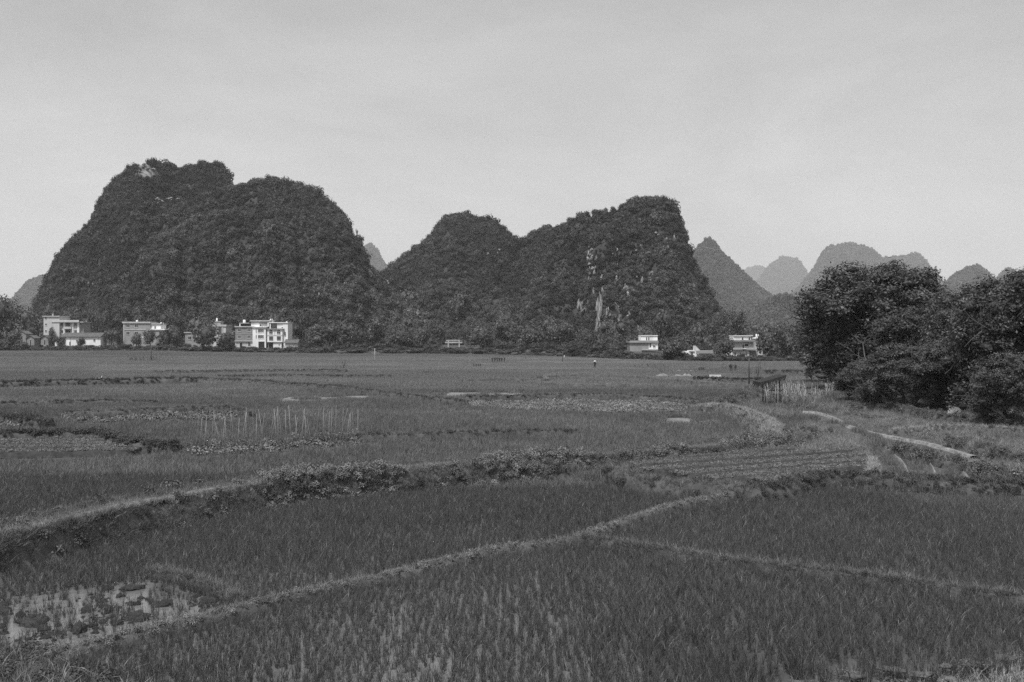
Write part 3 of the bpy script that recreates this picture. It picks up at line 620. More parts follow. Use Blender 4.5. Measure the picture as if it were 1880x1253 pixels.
# ---------------------------------------------------------------- houses
class House:
    """a house whose front stands at distance Y; its pieces are sized in metres from the photograph"""
    def __init__(s, name, label, Y, xc, base, cat="house", rz=0.0):
        s.Y = Y; s.x0 = xc; s.b = base; s.s = Y / F; p = at(xc, base, Y); s.g = p[2]; s.e = empty(name, p, label, cat, None, rz)
    def rx(s, x): return (x - s.x0) * s.s
    def rzz(s, y): return (s.b - y) * s.s
    def box(s, name, m, x0, y0, x1, y1, d0, d1, parent=None):
        b = MB().box(s.rx(x0), s.rx(x1), d0, d1, s.rzz(y1), s.rzz(y0)); return b.build(name, m, parent or s.e)
    def wall(s, m, x0, y0, x1, y1, d0=0, d1=9, name="wall"): return s.box(name, m, x0, y0, x1, y1, d0, d1)
    def slab(s, x0, y0, x1, y1, d0=-.5, d1=9.4, m="conc", name="roof_slab"): return s.box(name, M[m], x0, y0, x1, y1, d0, d1)
    def win(s, x0, y0, x1, y1, d=0.0, arch=False, bars=1, m="frame", pane="glass"):
        X0, X1, Z0, Z1 = s.rx(x0), s.rx(x1), s.rzz(y1), s.rzz(y0); f = .09; b = MB()
        b.box(X0 - f, X0, d - .10, d + .02, Z0 - f, Z1 + f); b.box(X1, X1 + f, d - .10, d + .02, Z0 - f, Z1 + f); b.box(X0, X1, d - .10, d + .02, Z1, Z1 + f); b.box(X0 - f, X1 + f, d - .16, d + .02, Z0 - 2 * f, Z0 - f); b.box(X0, X1, d - .1, d + .02, Z0 - f, Z0)
        for k in range(1, bars + 1): xm = X0 + (X1 - X0) * k / (bars + 1); b.box(xm - .03, xm + .03, d - .09, d + .02, Z0, Z1)
        w = b.build("window", M[m], s.e); p = MB()
        if arch:
            n = 10; c = ((X0 + X1) / 2, Z1); R = (X1 - X0) / 2; V = [(X0, d - .05, Z0), (X1, d - .05, Z0)] + [(c[0] + R * math.cos(math.pi * k / n), d - .05, c[1] + R * math.sin(math.pi * k / n)) for k in range(n + 1)]
            V2 = [(a, q + .04, z) for a, q, z in V]; nv = len(V); p.add(V + V2, [tuple(range(nv))] + [tuple(range(nv, 2 * nv))[::-1]] + [(i, nv + i, nv + (i + 1) % nv, (i + 1) % nv) for i in range(nv)])
        else: p.box(X0, X1, d - .06, d - .01, Z0, Z1)
        p.build("pane", M[pane], w); return w
    def door(s, x0, y0, x1, y1, d=0.0, m="dark"):
        X0, X1, Z0, Z1 = s.rx(x0), s.rx(x1), s.rzz(y1), s.rzz(y0); b = MB(); b.box(X0, X1, d - .05, d + .02, Z0, Z1); o = b.build("door", M[m], s.e)
        f = MB(); f.box(X0 - .08, X0, d - .09, d + .01, Z0, Z1 + .08); f.box(X1, X1 + .08, d - .09, d + .01, Z0, Z1 + .08); f.box(X0, X1, d - .09, d + .01, Z1, Z1 + .08); f.build("door_frame", M["frame"], o)
    def tank(s, x, y0, y1, w, d=4):
        h = s.rzz(y0) - s.rzz(y1); R = w * s.s / 2; MB().lathe([(R, 0), (R * 1.03, h * .1), (R, h * .8), (R * .7, h * .93), (R * .25, h)], (s.rx(x), d, s.rzz(y1)), 14).build("water_tank", M["white"], s.e, True)
    def gable(s, x0, x1, ye, yr, d0=-.6, d1=7, over=.4, m="tile", along=True):
        X0, X1, Ze, Zr = s.rx(x0) - over, s.rx(x1) + over, s.rzz(ye), s.rzz(yr); t = .18; b = MB()
        if along:
            dm = (d0 + d1) / 2
            for a, c in ((d0, dm), (d1, dm)): b.add([(X0, a, Ze), (X1, a, Ze), (X1, c, Zr), (X0, c, Zr), (X0, a, Ze + t), (X1, a, Ze + t), (X1, c, Zr + t), (X0, c, Zr + t)], [(0, 1, 2, 3), (4, 7, 6, 5), (0, 4, 5, 1), (1, 5, 6, 2), (2, 6, 7, 3), (3, 7, 4, 0)])
            n = int((X1 - X0) / .55)
            for k in range(n): xk = X0 + (k + .5) * (X1 - X0) / n; b.tube([(xk, d0, Ze + t), (xk, dm, Zr + t)], .09, 5)
            r = b.build("roof", M[m], s.e); MB().tube([(X0, dm, Zr + t + .05), (X1, dm, Zr + t + .05)], .16, 6).build("ridge", M["tile"], r)
            xa, xb = s.rx(x0), s.rx(x1)
            for xx, w in ((xa, .25), (xb - .25, .25)):
                g = MB(); g.add([(xx, d0 + .6, Ze), (xx, d1 - .5, Ze), (xx, dm, Zr - .02), (xx + w, d0 + .6, Ze), (xx + w, d1 - .5, Ze), (xx + w, dm, Zr - .02)], [(0, 1, 2), (3, 5, 4), (0, 3, 4, 1), (1, 4, 5, 2), (2, 5, 3, 0)]); g.build("gable_wall", M["cream"], s.e)
        else:
            xm = (X0 + X1) / 2
            for a, c in ((X0, xm), (X1, xm)): b.add([(a, d0, Ze), (a, d1, Ze), (c, d1, Zr), (c, d0, Zr), (a, d0, Ze + t), (a, d1, Ze + t), (c, d1, Zr + t), (c, d0, Zr + t)], [(0, 1, 2, 3), (4, 7, 6, 5), (0, 4, 5, 1), (1, 5, 6, 2), (2, 6, 7, 3), (3, 7, 4, 0)])
            b.build("roof", M[m], s.e); g = MB(); xa, xb = s.rx(x0), s.rx(x1); g.add([(xa, 0, Ze), (xb, 0, Ze), (xm, 0, Zr), (xa, d1 - .4, Ze), (xb, d1 - .4, Ze), (xm, d1 - .4, Zr)], [(0, 1, 2), (3, 5, 4), (0, 3, 4, 1), (1, 4, 5, 2), (2, 5, 3, 0)]); g.build("gable_wall", M["grey"], s.e)

# pale balconied house at far left
h = House("house", "pale three-storey house with roof room and thin chimney at far left", 436, 115, 642)
h.wall(M["cream"], 80, 582, 109, 642, 0, 10); h.wall(M["cream"], 109, 592, 144, 642, 1.2, 10); h.wall(M["grey"], 144.3, 593, 150, 642, 2, 9)
h.slab(78.5, 580.3, 110.5, 581.9); h.slab(95, 590.6, 145.5, 592.2, -.3); h.slab(144, 591, 152, 592.6, .6, 9.2); h.box("parapet", M["cream"], 107.5, 588, 145, 590.5, -.1, .1)
h.box("chimney", M["conc"], 88, 576, 90, 580.2, 4, 4.6)
for y in (583, 594.5, 606.5): h.win(83, y, 86, y + 3.2, 0, bars=0)
for y in (593.5, 606.5): h.win(109.5, y, 114, y + 5.5, 1.2); h.win(134.5, y, 139, y + 5.5, 1.2)
for y in (592.8, 605.5): h.win(118.5, y, 127, y + 6.5, 1.2, bars=3, pane="dark")
h.box("balcony", M["cream"], 116, 600.5, 130, 604.3, .2, 1.15); h.box("pilaster", M["white"], 114.6, 592.3, 117.2, 642, .9, 1.18); h.box("pilaster", M["white"], 130.5, 592.3, 133, 642, .9, 1.18); h.box("pilaster", M["white"], 140.2, 592.3, 143, 642, .9, 1.18)
# long white house
h = House("house", "long single-storey white house with dark tiled roof, in front of the pale balconied house", 428, 148, 636)
h.wall(M["white"], 114, 618.5, 184.5, 640, 0, 6.5); h.gable(114, 184.5, 619.2, 612.5, -.7, 7.2); h.wall(M["white"], 99, 624, 113.7, 640, 1, 6, "annexe"); h.slab(97, 622, 113.6, 623.6, .4, 6.5, "tile")
h.door(127.5, 628, 129.6, 634.5); h.win(140, 624, 143, 628, bars=1); h.win(172, 623, 175, 627, bars=1); h.box("drainpipe", M["grey"], 129.7, 619, 130.2, 628, -.15, -.05)
# old dark huts
for x0, x1, ye, yr, yb, lab in ((75, 89, 622, 616, 632, "old dark gabled hut left of the long white house"), (49, 63, 622, 616.5, 636, "old brown gabled hut among bushes near the left edge"), (33, 48, 614, 608.5, 630, "low tiled hut half hidden by trees near the left edge"), (196, 214, 619.5, 614, 634, "low tiled hut right of the long white house"), (286, 300, 621, 616, 634, "small gabled hut in front of the grey two-storey house")):
    h = House("hut", lab, 431, (x0 + x1) / 2, yb, "hut"); h.wall(M["brick"], x0, ye, x1, yb + 2, 0, 5); h.gable(x0, x1, ye, yr, -.5, 5.5, along=False); h.door((x0 + x1) / 2 - 1.2, ye + 2.5, (x0 + x1) / 2 + 1.2, yb + 1)
# grey two-storey house
h = House("house", "grey two-storey house with flat roof and small white roof room", 434, 262, 638)
h.wall(M["grey"], 227, 594.3, 276, 640, 0, 9); h.slab(225, 591, 276.5, 594, -.5); h.box("floor_band", M["conc"], 227, 604.6, 268, 606.4, -.18, -.01); h.box("corner_post", M["conc"], 226.4, 594.2, 228.6, 640, -.12, .1)
h.wall(M["white"], 276.2, 596.3, 294.5, 604, .6, 7, "roof_room"); h.slab(275.8, 594, 295.5, 596, .2, 7.4); h.wall(M["grey"], 276.2, 606.6, 300, 640, .1, 9, "wing"); h.slab(276, 604.2, 303, 606.4, -.4, 9.2, "white"); h.box("corner_post", M["conc"], 298.6, 592.5, 299.8, 604, .5, .8)
h.tank(245.3, 588, 590.8, 3.6); h.tank(290, 592.2, 593.8, 3)
for x0, x1 in ((232, 238), (247.5, 253.5)): h.win(x0, 596.3, x1, 601.2); h.win(x0, 609.3, x1, 615)
h.win(293, 609.5, 298.5, 616, .1, bars=2, m="wood"); h.door(283, 599, 285, 603.9, .6); h.box("sill_band", M["cream"], 250, 617.5, 271, 621, -.1, -.01)
# grey house behind the broad tree
h = House("house", "grey house with white water tank mostly hidden behind the broad leafy tree", 440, 385, 640)
h.wall(M["cream"], 391, 600, 414.5, 640, 0, 9); h.wall(M["grey"], 339, 612, 390.8, 640, .4, 8, "wing"); h.slab(386, 596.3, 416, 599.8, -.4); h.box("pilaster", M["conc"], 407.5, 600, 409.3, 640, -.2, -.01); h.box("roof_room", M["grey"], 389, 591, 403, 596.2, 2, 6); h.slab(388, 590, 404, 591, 1.7, 6.3); h.tank(393.5, 584.2, 589.8, 3.4)
h.slab(337.5, 610, 386, 611.8, -.1, 8.2); h.win(401, 601.5, 406.5, 614, 0, bars=2, m="grey"); h.win(345, 618, 351, 624, .4); h.win(392.5, 601.5, 397, 607, 0); h.door(400, 631, 403, 638)
# three joined houses
h = House("house", "bare brick three-storey house joined to the left of the white house", 432, 448, 640)
h.wall(M["brick"], 432, 601.4, 463.8, 627, 0, 10); h.wall(M["cream"], 431.5, 627.3, 463.8, 642, .25, 10, "ground_floor"); h.slab(431, 599.2, 464.6, 601.2, -.5); h.box("floor_band", M["grey"], 432, 613.2, 463.8, 614.4, -.1, -.01); h.slab(431, 625.6, 464, 627.2, -.4, 10.1, "conc", "floor_slab")
for y in (604.2, 616.2): h.win(437, y, 442.2, y + 5, bars=2); h.win(454.5, y, 460, y + 5, bars=2)
h.win(455.5, 629, 459.5, 636, .25, bars=1); h.door(440, 630, 444.5, 640, .25); h.box("roof_room", M["dark"], 439, 595.2, 454, 599, 3, 7); h.box("roof_post", M["white"], 436.8, 593.6, 438.4, 599, 2.4, 2.9); h.slab(436.5, 593, 455, 594, 2.2, 7.5); h.tank(443, 587, 592.9, 5.2, 5)
h = House("house", "tall white four-storey house in the middle of the joined houses", 432, 476, 640)
h.wall(M["white"], 464.2, 601.6, 488.4, 642, -.4, 10); h.wall(M["white"], 458.8, 592.8, 489.5, 600, 2, 9, "roof_room"); h.slab(457.5, 588.2, 494.5, 590.4, 1.2, 9.4); h.slab(459, 590.6, 493, 592.6, 1.6, 9.2, "grey", "fascia"); h.slab(463.8, 600.2, 489.8, 601.4, -1.0, 10.2, "white", "balcony_slab")
h.win(474.5, 593.5, 490.5, 599.6, 1.98, bars=0, pane="grey"); h.win(475, 595.5, 478, 599.5, 1.8, bars=0, m="white"); h.box("porch_post", M["white"], 489.9, 592.8, 491.8, 600.1, 1.4, 1.9)
for y in (604.5, 615.5): h.win(474.4, y, 484.4, y + 5.8, -.4, bars=4, m="white"); h.win(470.3, y - .3, 471.3, y + 5.5, -.4, bars=0)
h.door(475, 627.5, 486, 640, -.4); h.tank(492.8, 585.6, 588, 3, 4); h.box("chimney", M["conc"], 495.2, 585, 496.6, 592, 4, 4.5)
h = House("house", "white house with arched windows at the right of the joined houses", 432, 509, 640)
h.wall(M["white"], 490.6, 605.4, 518.4, 628, 0, 10); h.wall(M["white"], 518.6, 593.6, 527.5, 642, 1, 10, "stair_tower"); h.wall(M["white"], 507.6, 594.2, 518.4, 603.4, 1.2, 9, "roof_room"); h.wall(M["grey"], 494.5, 595, 507.4, 603.4, 3, 9, "roof_room"); h.slab(493, 592, 528.3, 593.4, .6, 9.6, "white"); h.slab(490.2, 603.6, 521, 605.2, -.6, 10, "grey", "balcony_slab")
h.box("pillar", M["white"], 494.2, 594.2, 496, 603.5, .8, 1.2); h.wall(M["white"], 501.5, 628.3, 516.5, 642, .2, 9, "ground_floor"); h.wall(M["grey"], 490.6, 628.3, 501.3, 642, 1.2, 9, "ground_floor"); h.slab(490.4, 628, 518.8, 628.9, -.3, .9, "grey", "floor_slab")
for x0 in (494.5, 508.7): h.win(x0, 609.2, x0 + 6, 613.2, 0, True, bars=1); h.win(x0, 618.2, x0 + 6.5, 624.4, 0, bars=2, m="grey")
h.box("mullion_band", M["grey"], 504.2, 605.6, 505, 616, -.08, -.01); h.box("mullion_band", M["grey"], 490.6, 616.2, 518.4, 617, -.08, -.01); h.win(521.5, 610, 523.5, 617, 1, bars=0); h.door(492, 629.5, 500, 640, 1.2, "wood"); h.win(511.5, 632, 513.3, 633.8, .2, bars=0); h.win(516, 601, 518.2, 603, 1.2, bars=0); h.tank(522.5, 590.3, 592, 3)
# small shed
h = House("shed", "small tiled shed with two square holes right of the white houses", 428, 535, 640, "shed")
h.wall(M["cream"], 523.5, 630, 546, 642, 0, 5); h.gable(523.5, 546, 630.4, 624.8, -.6, 5.6); h.win(530, 634, 531.6, 636.6, 0, bars=0, pane="dark", m="cream"); h.win(538.6, 634, 540.2, 636.6, 0, bars=0, pane="dark", m="cream"); h.door(542.5, 634, 544.3, 640)
# low wall at the valley mouth
h = House("long_wall", "long low pale concrete wall behind bushes at the valley mouth", 452, 845, 632, "wall"); h.wall(M["conc"], 817, 627.8, 872, 630.4, 0, .4); h.wall(M["conc"], 819, 624.4, 870, 626, .6, 1.0, "coping")
for x in (822, 842, 862): h.box("wall_pier", M["conc"], x, 625, x + 2, 640, .05, .55)
# right-hand houses
h = House("house", "flat-roofed house with white upper room below the rocky hill", 331, 1182, 648)
h.wall(M["grey"], 1156.5, 630.2, 1190.8, 646, 0, 8); h.wall(M["white"], 1191, 630.6, 1208, 643, 0, 8, "front_room"); h.slab(1155, 627.4, 1208.8, 629.6, -.6, 8.4, "grey"); h.wall(M["white"], 1177, 617, 1208, 625.6, 1, 7, "upper_room"); h.slab(1176.6, 615.8, 1208.6, 616.9, .7, 7.3, "white"); h.box("parapet", M["grey"], 1156, 625.7, 1208.3, 627.3, -.5, -.3); h.slab(1178, 641.2, 1208, 643.4, -.5, -.02, "conc", "step")
h.box("wall_foot", M["grey"], 1156.5, 646.2, 1208, 654, .1, 8)
h.win(1187, 619.3, 1188.6, 625.4, 1, bars=0, pane="dark"); h.win(1191, 619.3, 1192.6, 625.4, 1, bars=0, pane="dark"); h.door(1192.6, 630.9, 1195, 638); h.win(1199, 634.6, 1203.2, 637.6, 0, bars=1, pane="dark")
h = House("house", "long low pale house at the field edge left of the white-topped house", 288, 1290, 659)
h.wall(M["white"], 1258.5, 645.5, 1277.8, 661, 0, 7, "end_room"); h.wall(M["cream"], 1283, 649.8, 1318.5, 661, .8, 7); h.wall(M["cream"], 1278, 644, 1282.8, 661, -.1, 7, "end_wall"); h.slab(1278.2, 644.2, 1319.5, 649.4, -.2, 7.4, "grey"); h.slab(1265, 643.6, 1275, 645.2, -.4, 3, "white", "canopy")
b = MB(); X0, X1, Z0, Z1 = h.rx(1278.2), h.rx(1287), h.rzz(644), h.rzz(635.2); b.add([(X0, 1, Z0), (X1, 1, Z0), (X0, 1, Z1), (X0, 5, Z0), (X1, 5, Z0), (X0, 5, Z1)], [(0, 1, 2), (3, 5, 4), (0, 3, 4, 1), (1, 4, 5, 2), (2, 5, 3, 0)]); b.build("gable_end", M["cream"], h.e)
h.door(1293, 652.5, 1296, 658.5, .8); h.win(1298.3, 652.5, 1301.5, 656.8, .8, bars=1); h.win(1288.6, 653.6, 1290, 655.2, .8, bars=0); h.door(1268.8, 647, 1272, 658.5); h.win(1261.5, 648, 1263.5, 653, 0, bars=0); h.door(1279.6, 650, 1282.6, 659, -.1)
h = House("house", "white-topped house with porch behind a leafy tree, right of the low house", 290, 1365, 658)
h.wall(M["white"], 1348.5, 617.5, 1380.5, 624.4, 1, 7, "upper_room"); h.slab(1348, 616.2, 1383.5, 617.4, .6, 7.4, "white"); h.wall(M["grey"], 1380.6, 617.5, 1383, 624.4, 1.2, 7, "upper_wing"); h.slab(1344, 624.6, 1389, 627.2, -.5, 8.4, "grey"); h.wall(M["cream"], 1346, 628.4, 1384.5, 641, .6, 8); h.slab(1343, 641.2, 1388, 643, -.8, 8.2, "grey", "floor_slab"); h.wall(M["white"], 1340, 643.2, 1375.6, 660, 0, 8, "ground_floor"); h.wall(M["grey"], 1375.8, 644, 1393, 660, .8, 8, "side_room"); h.slab(1344.2, 627.4, 1387, 628.3, -.4, 8.2, "conc")
h.door(1363.4, 620, 1365.8, 624.3, 1); h.door(1375.8, 620.2, 1378.4, 624.3, 1); h.win(1368, 632, 1374.4, 636, .6, bars=0, pane="dark"); h.door(1363.5, 633.2, 1366.8, 640.8, .6, "wood"); h.win(1348, 649, 1351, 653.5, 0, True, bars=0); h.win(1358.5, 648.6, 1360, 653.6, 0, bars=0); h.win(1369.6, 648.6, 1371.2, 653.6, 0, bars=0); h.door(1362.8, 650.2, 1367.2, 658); h.win(1381.5, 648, 1384.6, 653, .8, bars=1); h.box("porch_roof", M["white"], 1361.5, 640, 1368.6, 641.1, -1.2, -.8)
h = House("house", "white sloping roof with two small tanks seen behind trees right of the white-topped house", 320, 1395, 650); h.wall(M["cream"], 1386, 622.5, 1400, 652, 0, 6); h.tank(1391.5, 613.5, 618.9, 3.4, 2); h.tank(1395, 614.3, 618.9, 1.6, 2)
b = MB(); X0, X1 = h.rx(1385), h.rx(1400); b.add([(X0, -.4, h.rzz(622.3)), (X1, -.4, h.rzz(619.6)), (X1, 6, h.rzz(619.6)), (X0, 6, h.rzz(622.3)), (X0, -.4, h.rzz(621.4)), (X1, -.4, h.rzz(618.9)), (X1, 6, h.rzz(618.9)), (X0, 6, h.rzz(621.4))], [(0, 3, 2, 1), (4, 5, 6, 7), (0, 1, 5, 4), (1, 2, 6, 5), (2, 3, 7, 6), (3, 0, 4, 7)]); b.build("roof", M["white"], h.e); h.win(1388, 628, 1391, 632)
HOUSES = [(72, 574, 188, 645, 436), (186, 610, 218, 645, 436), (222, 584, 306, 645, 438), (334, 580, 420, 645, 445), (426, 582, 552, 650, 436), (812, 620, 876, 640, 456), (28, 606, 68, 640, 433), (1150, 612, 1214, 655, 336), (1254, 632, 1324, 668, 295), (1336, 612, 1402, 668, 325)]

# woodland filling the foot of the hills behind and between the houses
r = np.random.default_rng(77); n = 9000
x = r.uniform(-260, 2000, n); d = r.uniform(6, 130, n) ** 1.0; X = (x - W0 / 2) / F * 400; Y = np.interp(X, EDGE_X, EDGE_Y) + 8 + d; X = (x - W0 / 2) / F * Y
Y = np.maximum(Y, np.interp(X, EDGE_X, EDGE_Y) + 14); Z = gz(X, Y); ok = np.ones(n, bool); s = np.clip(r.lognormal(math.log(2.2), .35, n), 1.0, 4.6) * (0.6 + .4 * sstep(10, 45, d)); ok &= r.uniform(size=n) < .62
tx, ty = px(X, Y, Z + s * 1.5); bx_, by_ = px(X, Y, Z); wpx = s / Y * F
for hx0, hy0, hx1, hy1, hY in HOUSES: ok &= ~((tx + wpx > hx0) & (tx - wpx < hx1) & (Y < hY + 14 + s))
ok &= ~((np.abs(x - 845) < 40) & (Y < 455))
tn = np.clip(1.35 + r.normal(0, .25, n) + .2 * fbm(X / 18, Y / 18, 2), .5, 1.9)
scatter("woodland", np.stack([X, Y, Z - .15 * s], 1)[ok], CROWNS, scl=np.stack([s, s, s * r.uniform(.8, 1.3, n)], 1)[ok], tone=tn[ok], tilt=.1, label="mixed woodland and scrub along the foot of the hills", cat="woodland", seed=78)

# ---------------------------------------------------------------- big trees on the right
def big_tree_meshes(seed, ncl=230, lean=(0, 0), low=.1, squat=1.0):
    """unit height 1; limbs fork outwards, leaves sit in sprays at the twig ends"""
    r = np.random.default_rng(seed); b = MB(); tips = []
    def limb(p, d, l, rad, depth):
        q = [p]; dd = Vector(d)
        for k in range(3):
            dd = (dd + Vector(r.normal(0, .14, 3)) + Vector((0, 0, .06))).normalized(); q.append(q[-1] + dd * l / 3)
        b.tube(q, [rad, rad * .82, rad * .66, rad * .5], 6 if depth < 2 else 4)
        if depth >= 3 or l < .07: tips.append(q[-1]); return
        tips.append(q[2]) if depth == 2 else None
        for k in range(r.integers(3, 5)):
            a = r.uniform(0, 6.283); o = dd.orthogonal().normalized(); o2 = dd.cross(o); nd = (dd * r.uniform(.45, .9) + (o * math.cos(a) + o2 * math.sin(a)) * r.uniform(.5, .95) + Vector((0, 0, .12))).normalized()
            limb(q[r.integers(2, 4)], nd, l * r.uniform(.58, .8), rad * .5, depth + 1)
    for k in range(5):
        a = k * 1.257 + r.uniform(-.3, .3); t = r.uniform(.25, .75); limb(Vector((0, 0, -.02)), (math.cos(a) * t + lean[0], math.sin(a) * t + lean[1], 1), r.uniform(.3, .42), .022, 0)
    T = np.array([t[:] for t in tips]); T = T[T[:, 2] > low]
    zmax = T[:, 2].max(); T[:, 2] *= .97 / zmax
    # clumps of foliage: at the limb ends and in low skirts that hang down to the ground
    m = ncl // 3; a = r.uniform(0, 6.283, m); rr = r.uniform(.2, .44, m); zz = r.uniform(.08, .55, m); sk = np.stack([rr * np.cos(a), rr * np.sin(a), zz], 1)
    T = T[r.permutation(len(T))[:ncl]]; T[:, :2] *= np.minimum(1, .44 / (np.linalg.norm(T[:, :2], axis=1) + 1e-6))[:, None] * r.uniform(.85, 1.0, (len(T), 1)); 
    m2 = ncl // 2; a = r.uniform(0, 6.283, m2); rr = .47 * np.sqrt(r.uniform(size=m2)); dm = np.stack([rr * np.cos(a), rr * np.sin(a), .33 + .6 * np.sqrt(1 - (rr / .5) ** 2) * r.uniform(.86, 1.0, m2)], 1)
    q = np.linalg.norm(T[:, :2], axis=1); T[:, 2] = np.minimum(T[:, 2], .36 + .62 * np.sqrt(np.maximum(0, 1 - (q / .5) ** 2)))
    T = np.vstack([T, sk, dm]); parts = []
    for t in T:
        R = r.uniform(.045, .085); out = np.array([t[0], t[1], .3]); out /= np.linalg.norm(out) + 1e-6; ax = np.array([1, 1, r.uniform(.6, .9)]) * R
        V, Fs = ICO1; parts.append((t + V * ax * .62 * r.uniform(.8, 1.15, (len(V), 1)), Fs.ravel(), np.full(len(Fs), 3)))
        n = 190; d = r.normal(size=(n, 3)) + out * .5 + np.array([0, 0, .25]); d /= np.linalg.norm(d, axis=1, keepdims=True); k = np.abs(r.normal(0, .34, n)) + r.uniform(.7, 1.0, n)
        C = t + d * ax * k[:, None]; C = C[C[:, 2] > .004]; d = d[:len(C)]; n = len(C); l = r.uniform(.013, .026, n)
        parts.append(leaf_quads(C, d * .5 + np.array([0, 0, .6]) + r.normal(size=(n, 3)) * .5, l, l * .5, r))
    cr = mesh_np("crown", *merge(parts), [M["leaf"]])
    tk = bpy.data.meshes.new("trunk"); zz = zmax / .97; tk.from_pydata([(v[0], v[1], v[2] / zz) for v in b.V], [], b.F); tk.materials.append(M["bark"]); tk.update(); return tk, cr
BIG = [big_tree_meshes(201, 190), big_tree_meshes(202, 170, (-.1, 0)), big_tree_meshes(203, 170, (.1, -.1)), big_tree_meshes(204, 130, low=.03)]
def big_tree(i, x, top, base, w, label, rz, name="tree", Yoff=0.0):
    X, Y, _ = P(x, base); Y += Yoff; X = (x - W0 / 2) / F * Y; h = CH - (top - YH) / F * Y; wm = w / F * Y
    e = empty(name, (X, Y, -.05), label, "tree", "big trees at the right edge of the fields", rz, (wm / .95, wm / .95, h)); link("trunk", BIG[i][0], e); link("crown", BIG[i][1], e)
big_tree(0, 1622, 474, 722, 290, "largest dark broadleaf tree, standing behind the thin trellis", .4)
big_tree(1, 1530, 572, 706, 130, "lower dark tree on the left flank of the largest tree", 2.0)
big_tree(2, 1725, 548, 735, 240, "dark tree in the dip between the two tallest trees", 4.0)
big_tree(1, 1815, 515, 750, 230, "tall dark tree second from the right edge", 5.1)
big_tree(0, 1900, 482, 775, 270, "tall dark tree cut by the right edge of the photograph", 1.2)
big_tree(3, 1668, 628, 756, 170, "low bushy tree with pale leaf tips in front of the largest tree", 3.0)
big_tree(3, 1600, 660, 742, 120, "smallest bushy tree at the foot of the largest tree", 5.6)
big_tree(2, 1752, 610, 762, 150, "bushy tree left of the white ledges", .8)
big_tree(1, 1765, 575, 742, 150, "dark tree filling the gap left of the tall tree near the right edge", 3.6)
big_tree(3, 1866, 640, 790, 150, "nearest dark bushy tree at the right edge", 2.2)
# pale ledges glimpsed under the trees
h = House("stepped_ledge", "white stepped concrete ledge glimpsed under the big trees", 80, 1797, 770, "ledge")
for k, (x0, x1, y0, y1, d) in enumerate(((1768, 1800, 763, 768, 0), (1771, 1796, 759, 762.8, .5), (1775, 1799, 750.5, 758.8, 1.1))): h.box("step", M["white"], x0, y0, x1, y1, d, d + 3 - k * .4)
b = MB(); prof = [(.05, 0), (.55, .05), (.85, .3), (.9, .42), (.82, .42), (.5, .14), (.05, .1)]
b.lathe(prof, (0, 0, 0), 16); o = b.build("basin", M["white"], None, True, at(1822, 771, 79)); tag(o, "white shallow basin lying beside the stepped ledge under the trees", "basin")
# ---------------------------------------------------------------- field layout (picture polygons, tested at crop height)
PAT = {}
PAT["mud"] = [(-250, 1130), (0, 1080), (120, 1062), (270, 1046), (340, 1062), (400, 1082), (455, 1104), (430, 1118), (330, 1145), (110, 1196), (40, 1186), (-250, 1190)]
PAT["weeds_left"] = [(-300, 1190), (0, 1182), (110, 1192), (190, 1222), (260, 1270), (300, 1330), (-300, 1330)]
PAT["stone_path"] = [(1330, 1300), (1420, 1246), (1560, 1228), (1740, 1216), (1880, 1196), (2100, 1170), (2300, 1300)]
PAT["veg_rows"] = [(1125, 868), (1200, 846), (1330, 832), (1450, 826), (1590, 836), (1606, 862), (1570, 872), (1490, 880), (1420, 894), (1330, 890), (1250, 886), (1180, 876)]
PAT["grass_mid"] = [(1380, 812), (1440, 790), (1500, 762), (1560, 775), (1605, 805), (1600, 838), (1450, 828)]
PAT["furrow_plot"] = [(1594, 812), (1640, 810), (1750, 842), (1880, 884), (1960, 905), (1700, 882), (1606, 868)]
PAT["grass_right"] = [(1440, 745), (1560, 742), (1700, 755), (1880, 775), (2300, 800), (2300, 960), (1880, 886), (1750, 842), (1640, 808), (1560, 772), (1490, 760)]
PAT["light_mid"] = [(790, 735), (850, 732), (930, 730), (1010, 729), (1180, 731), (1295, 739), (1285, 753), (1180, 755), (1100, 754), (950, 750), (870, 744), (800, 740)]
PAT["light_left"] = [(110, 762), (260, 757), (400, 751), (452, 760), (400, 769), (250, 771), (130, 774)]
PAT["light_left2"] = [(-300, 764), (0, 768), (60, 776), (90, 780), (0, 781), (-300, 780)]
PAT["rows_left"] = [(-300, 805), (0, 805), (188, 803), (240, 818), (305, 831), (150, 836), (0, 840), (-300, 845)]
PAT["bean_row"] = [(330, 826), (345, 812), (500, 806), (655, 796), (662, 814), (500, 826), (360, 832)]
PAT["hut_yard"] = [(1360, 735), (1400, 715), (1450, 715), (1540, 735), (1540, 752), (1440, 765), (1380, 760)]
PAT["corn"] = [(1398, 752), (1400, 728), (1535, 722), (1540, 742), (1450, 752)]
WATER = {  # open water: back edge at water level, front edge at crop tops
 "w1": ([(512, 730.5), (560, 729), (620, 728.5), (680, 727.5), (738, 726.5)], [(740, 729.5), (690, 731), (640, 731), (600, 733), (560, 734), (512, 735)]), "w2": ([(780, 722.5), (820, 721.5), (860, 721.5), (965, 722.5)], [(965, 725), (900, 726.5), (860, 726), (790, 727.5)]),
 "w3": ([(1215, 769.5), (1270, 768), (1325, 767)], [(1325, 770), (1290, 772.5), (1250, 772.5), (1215, 773)]), "w4": ([(872, 664), (900, 664)], [(900, 669), (872, 670)]), "w5": ([(548, 677), (590, 676)], [(590, 681), (548, 682)])}
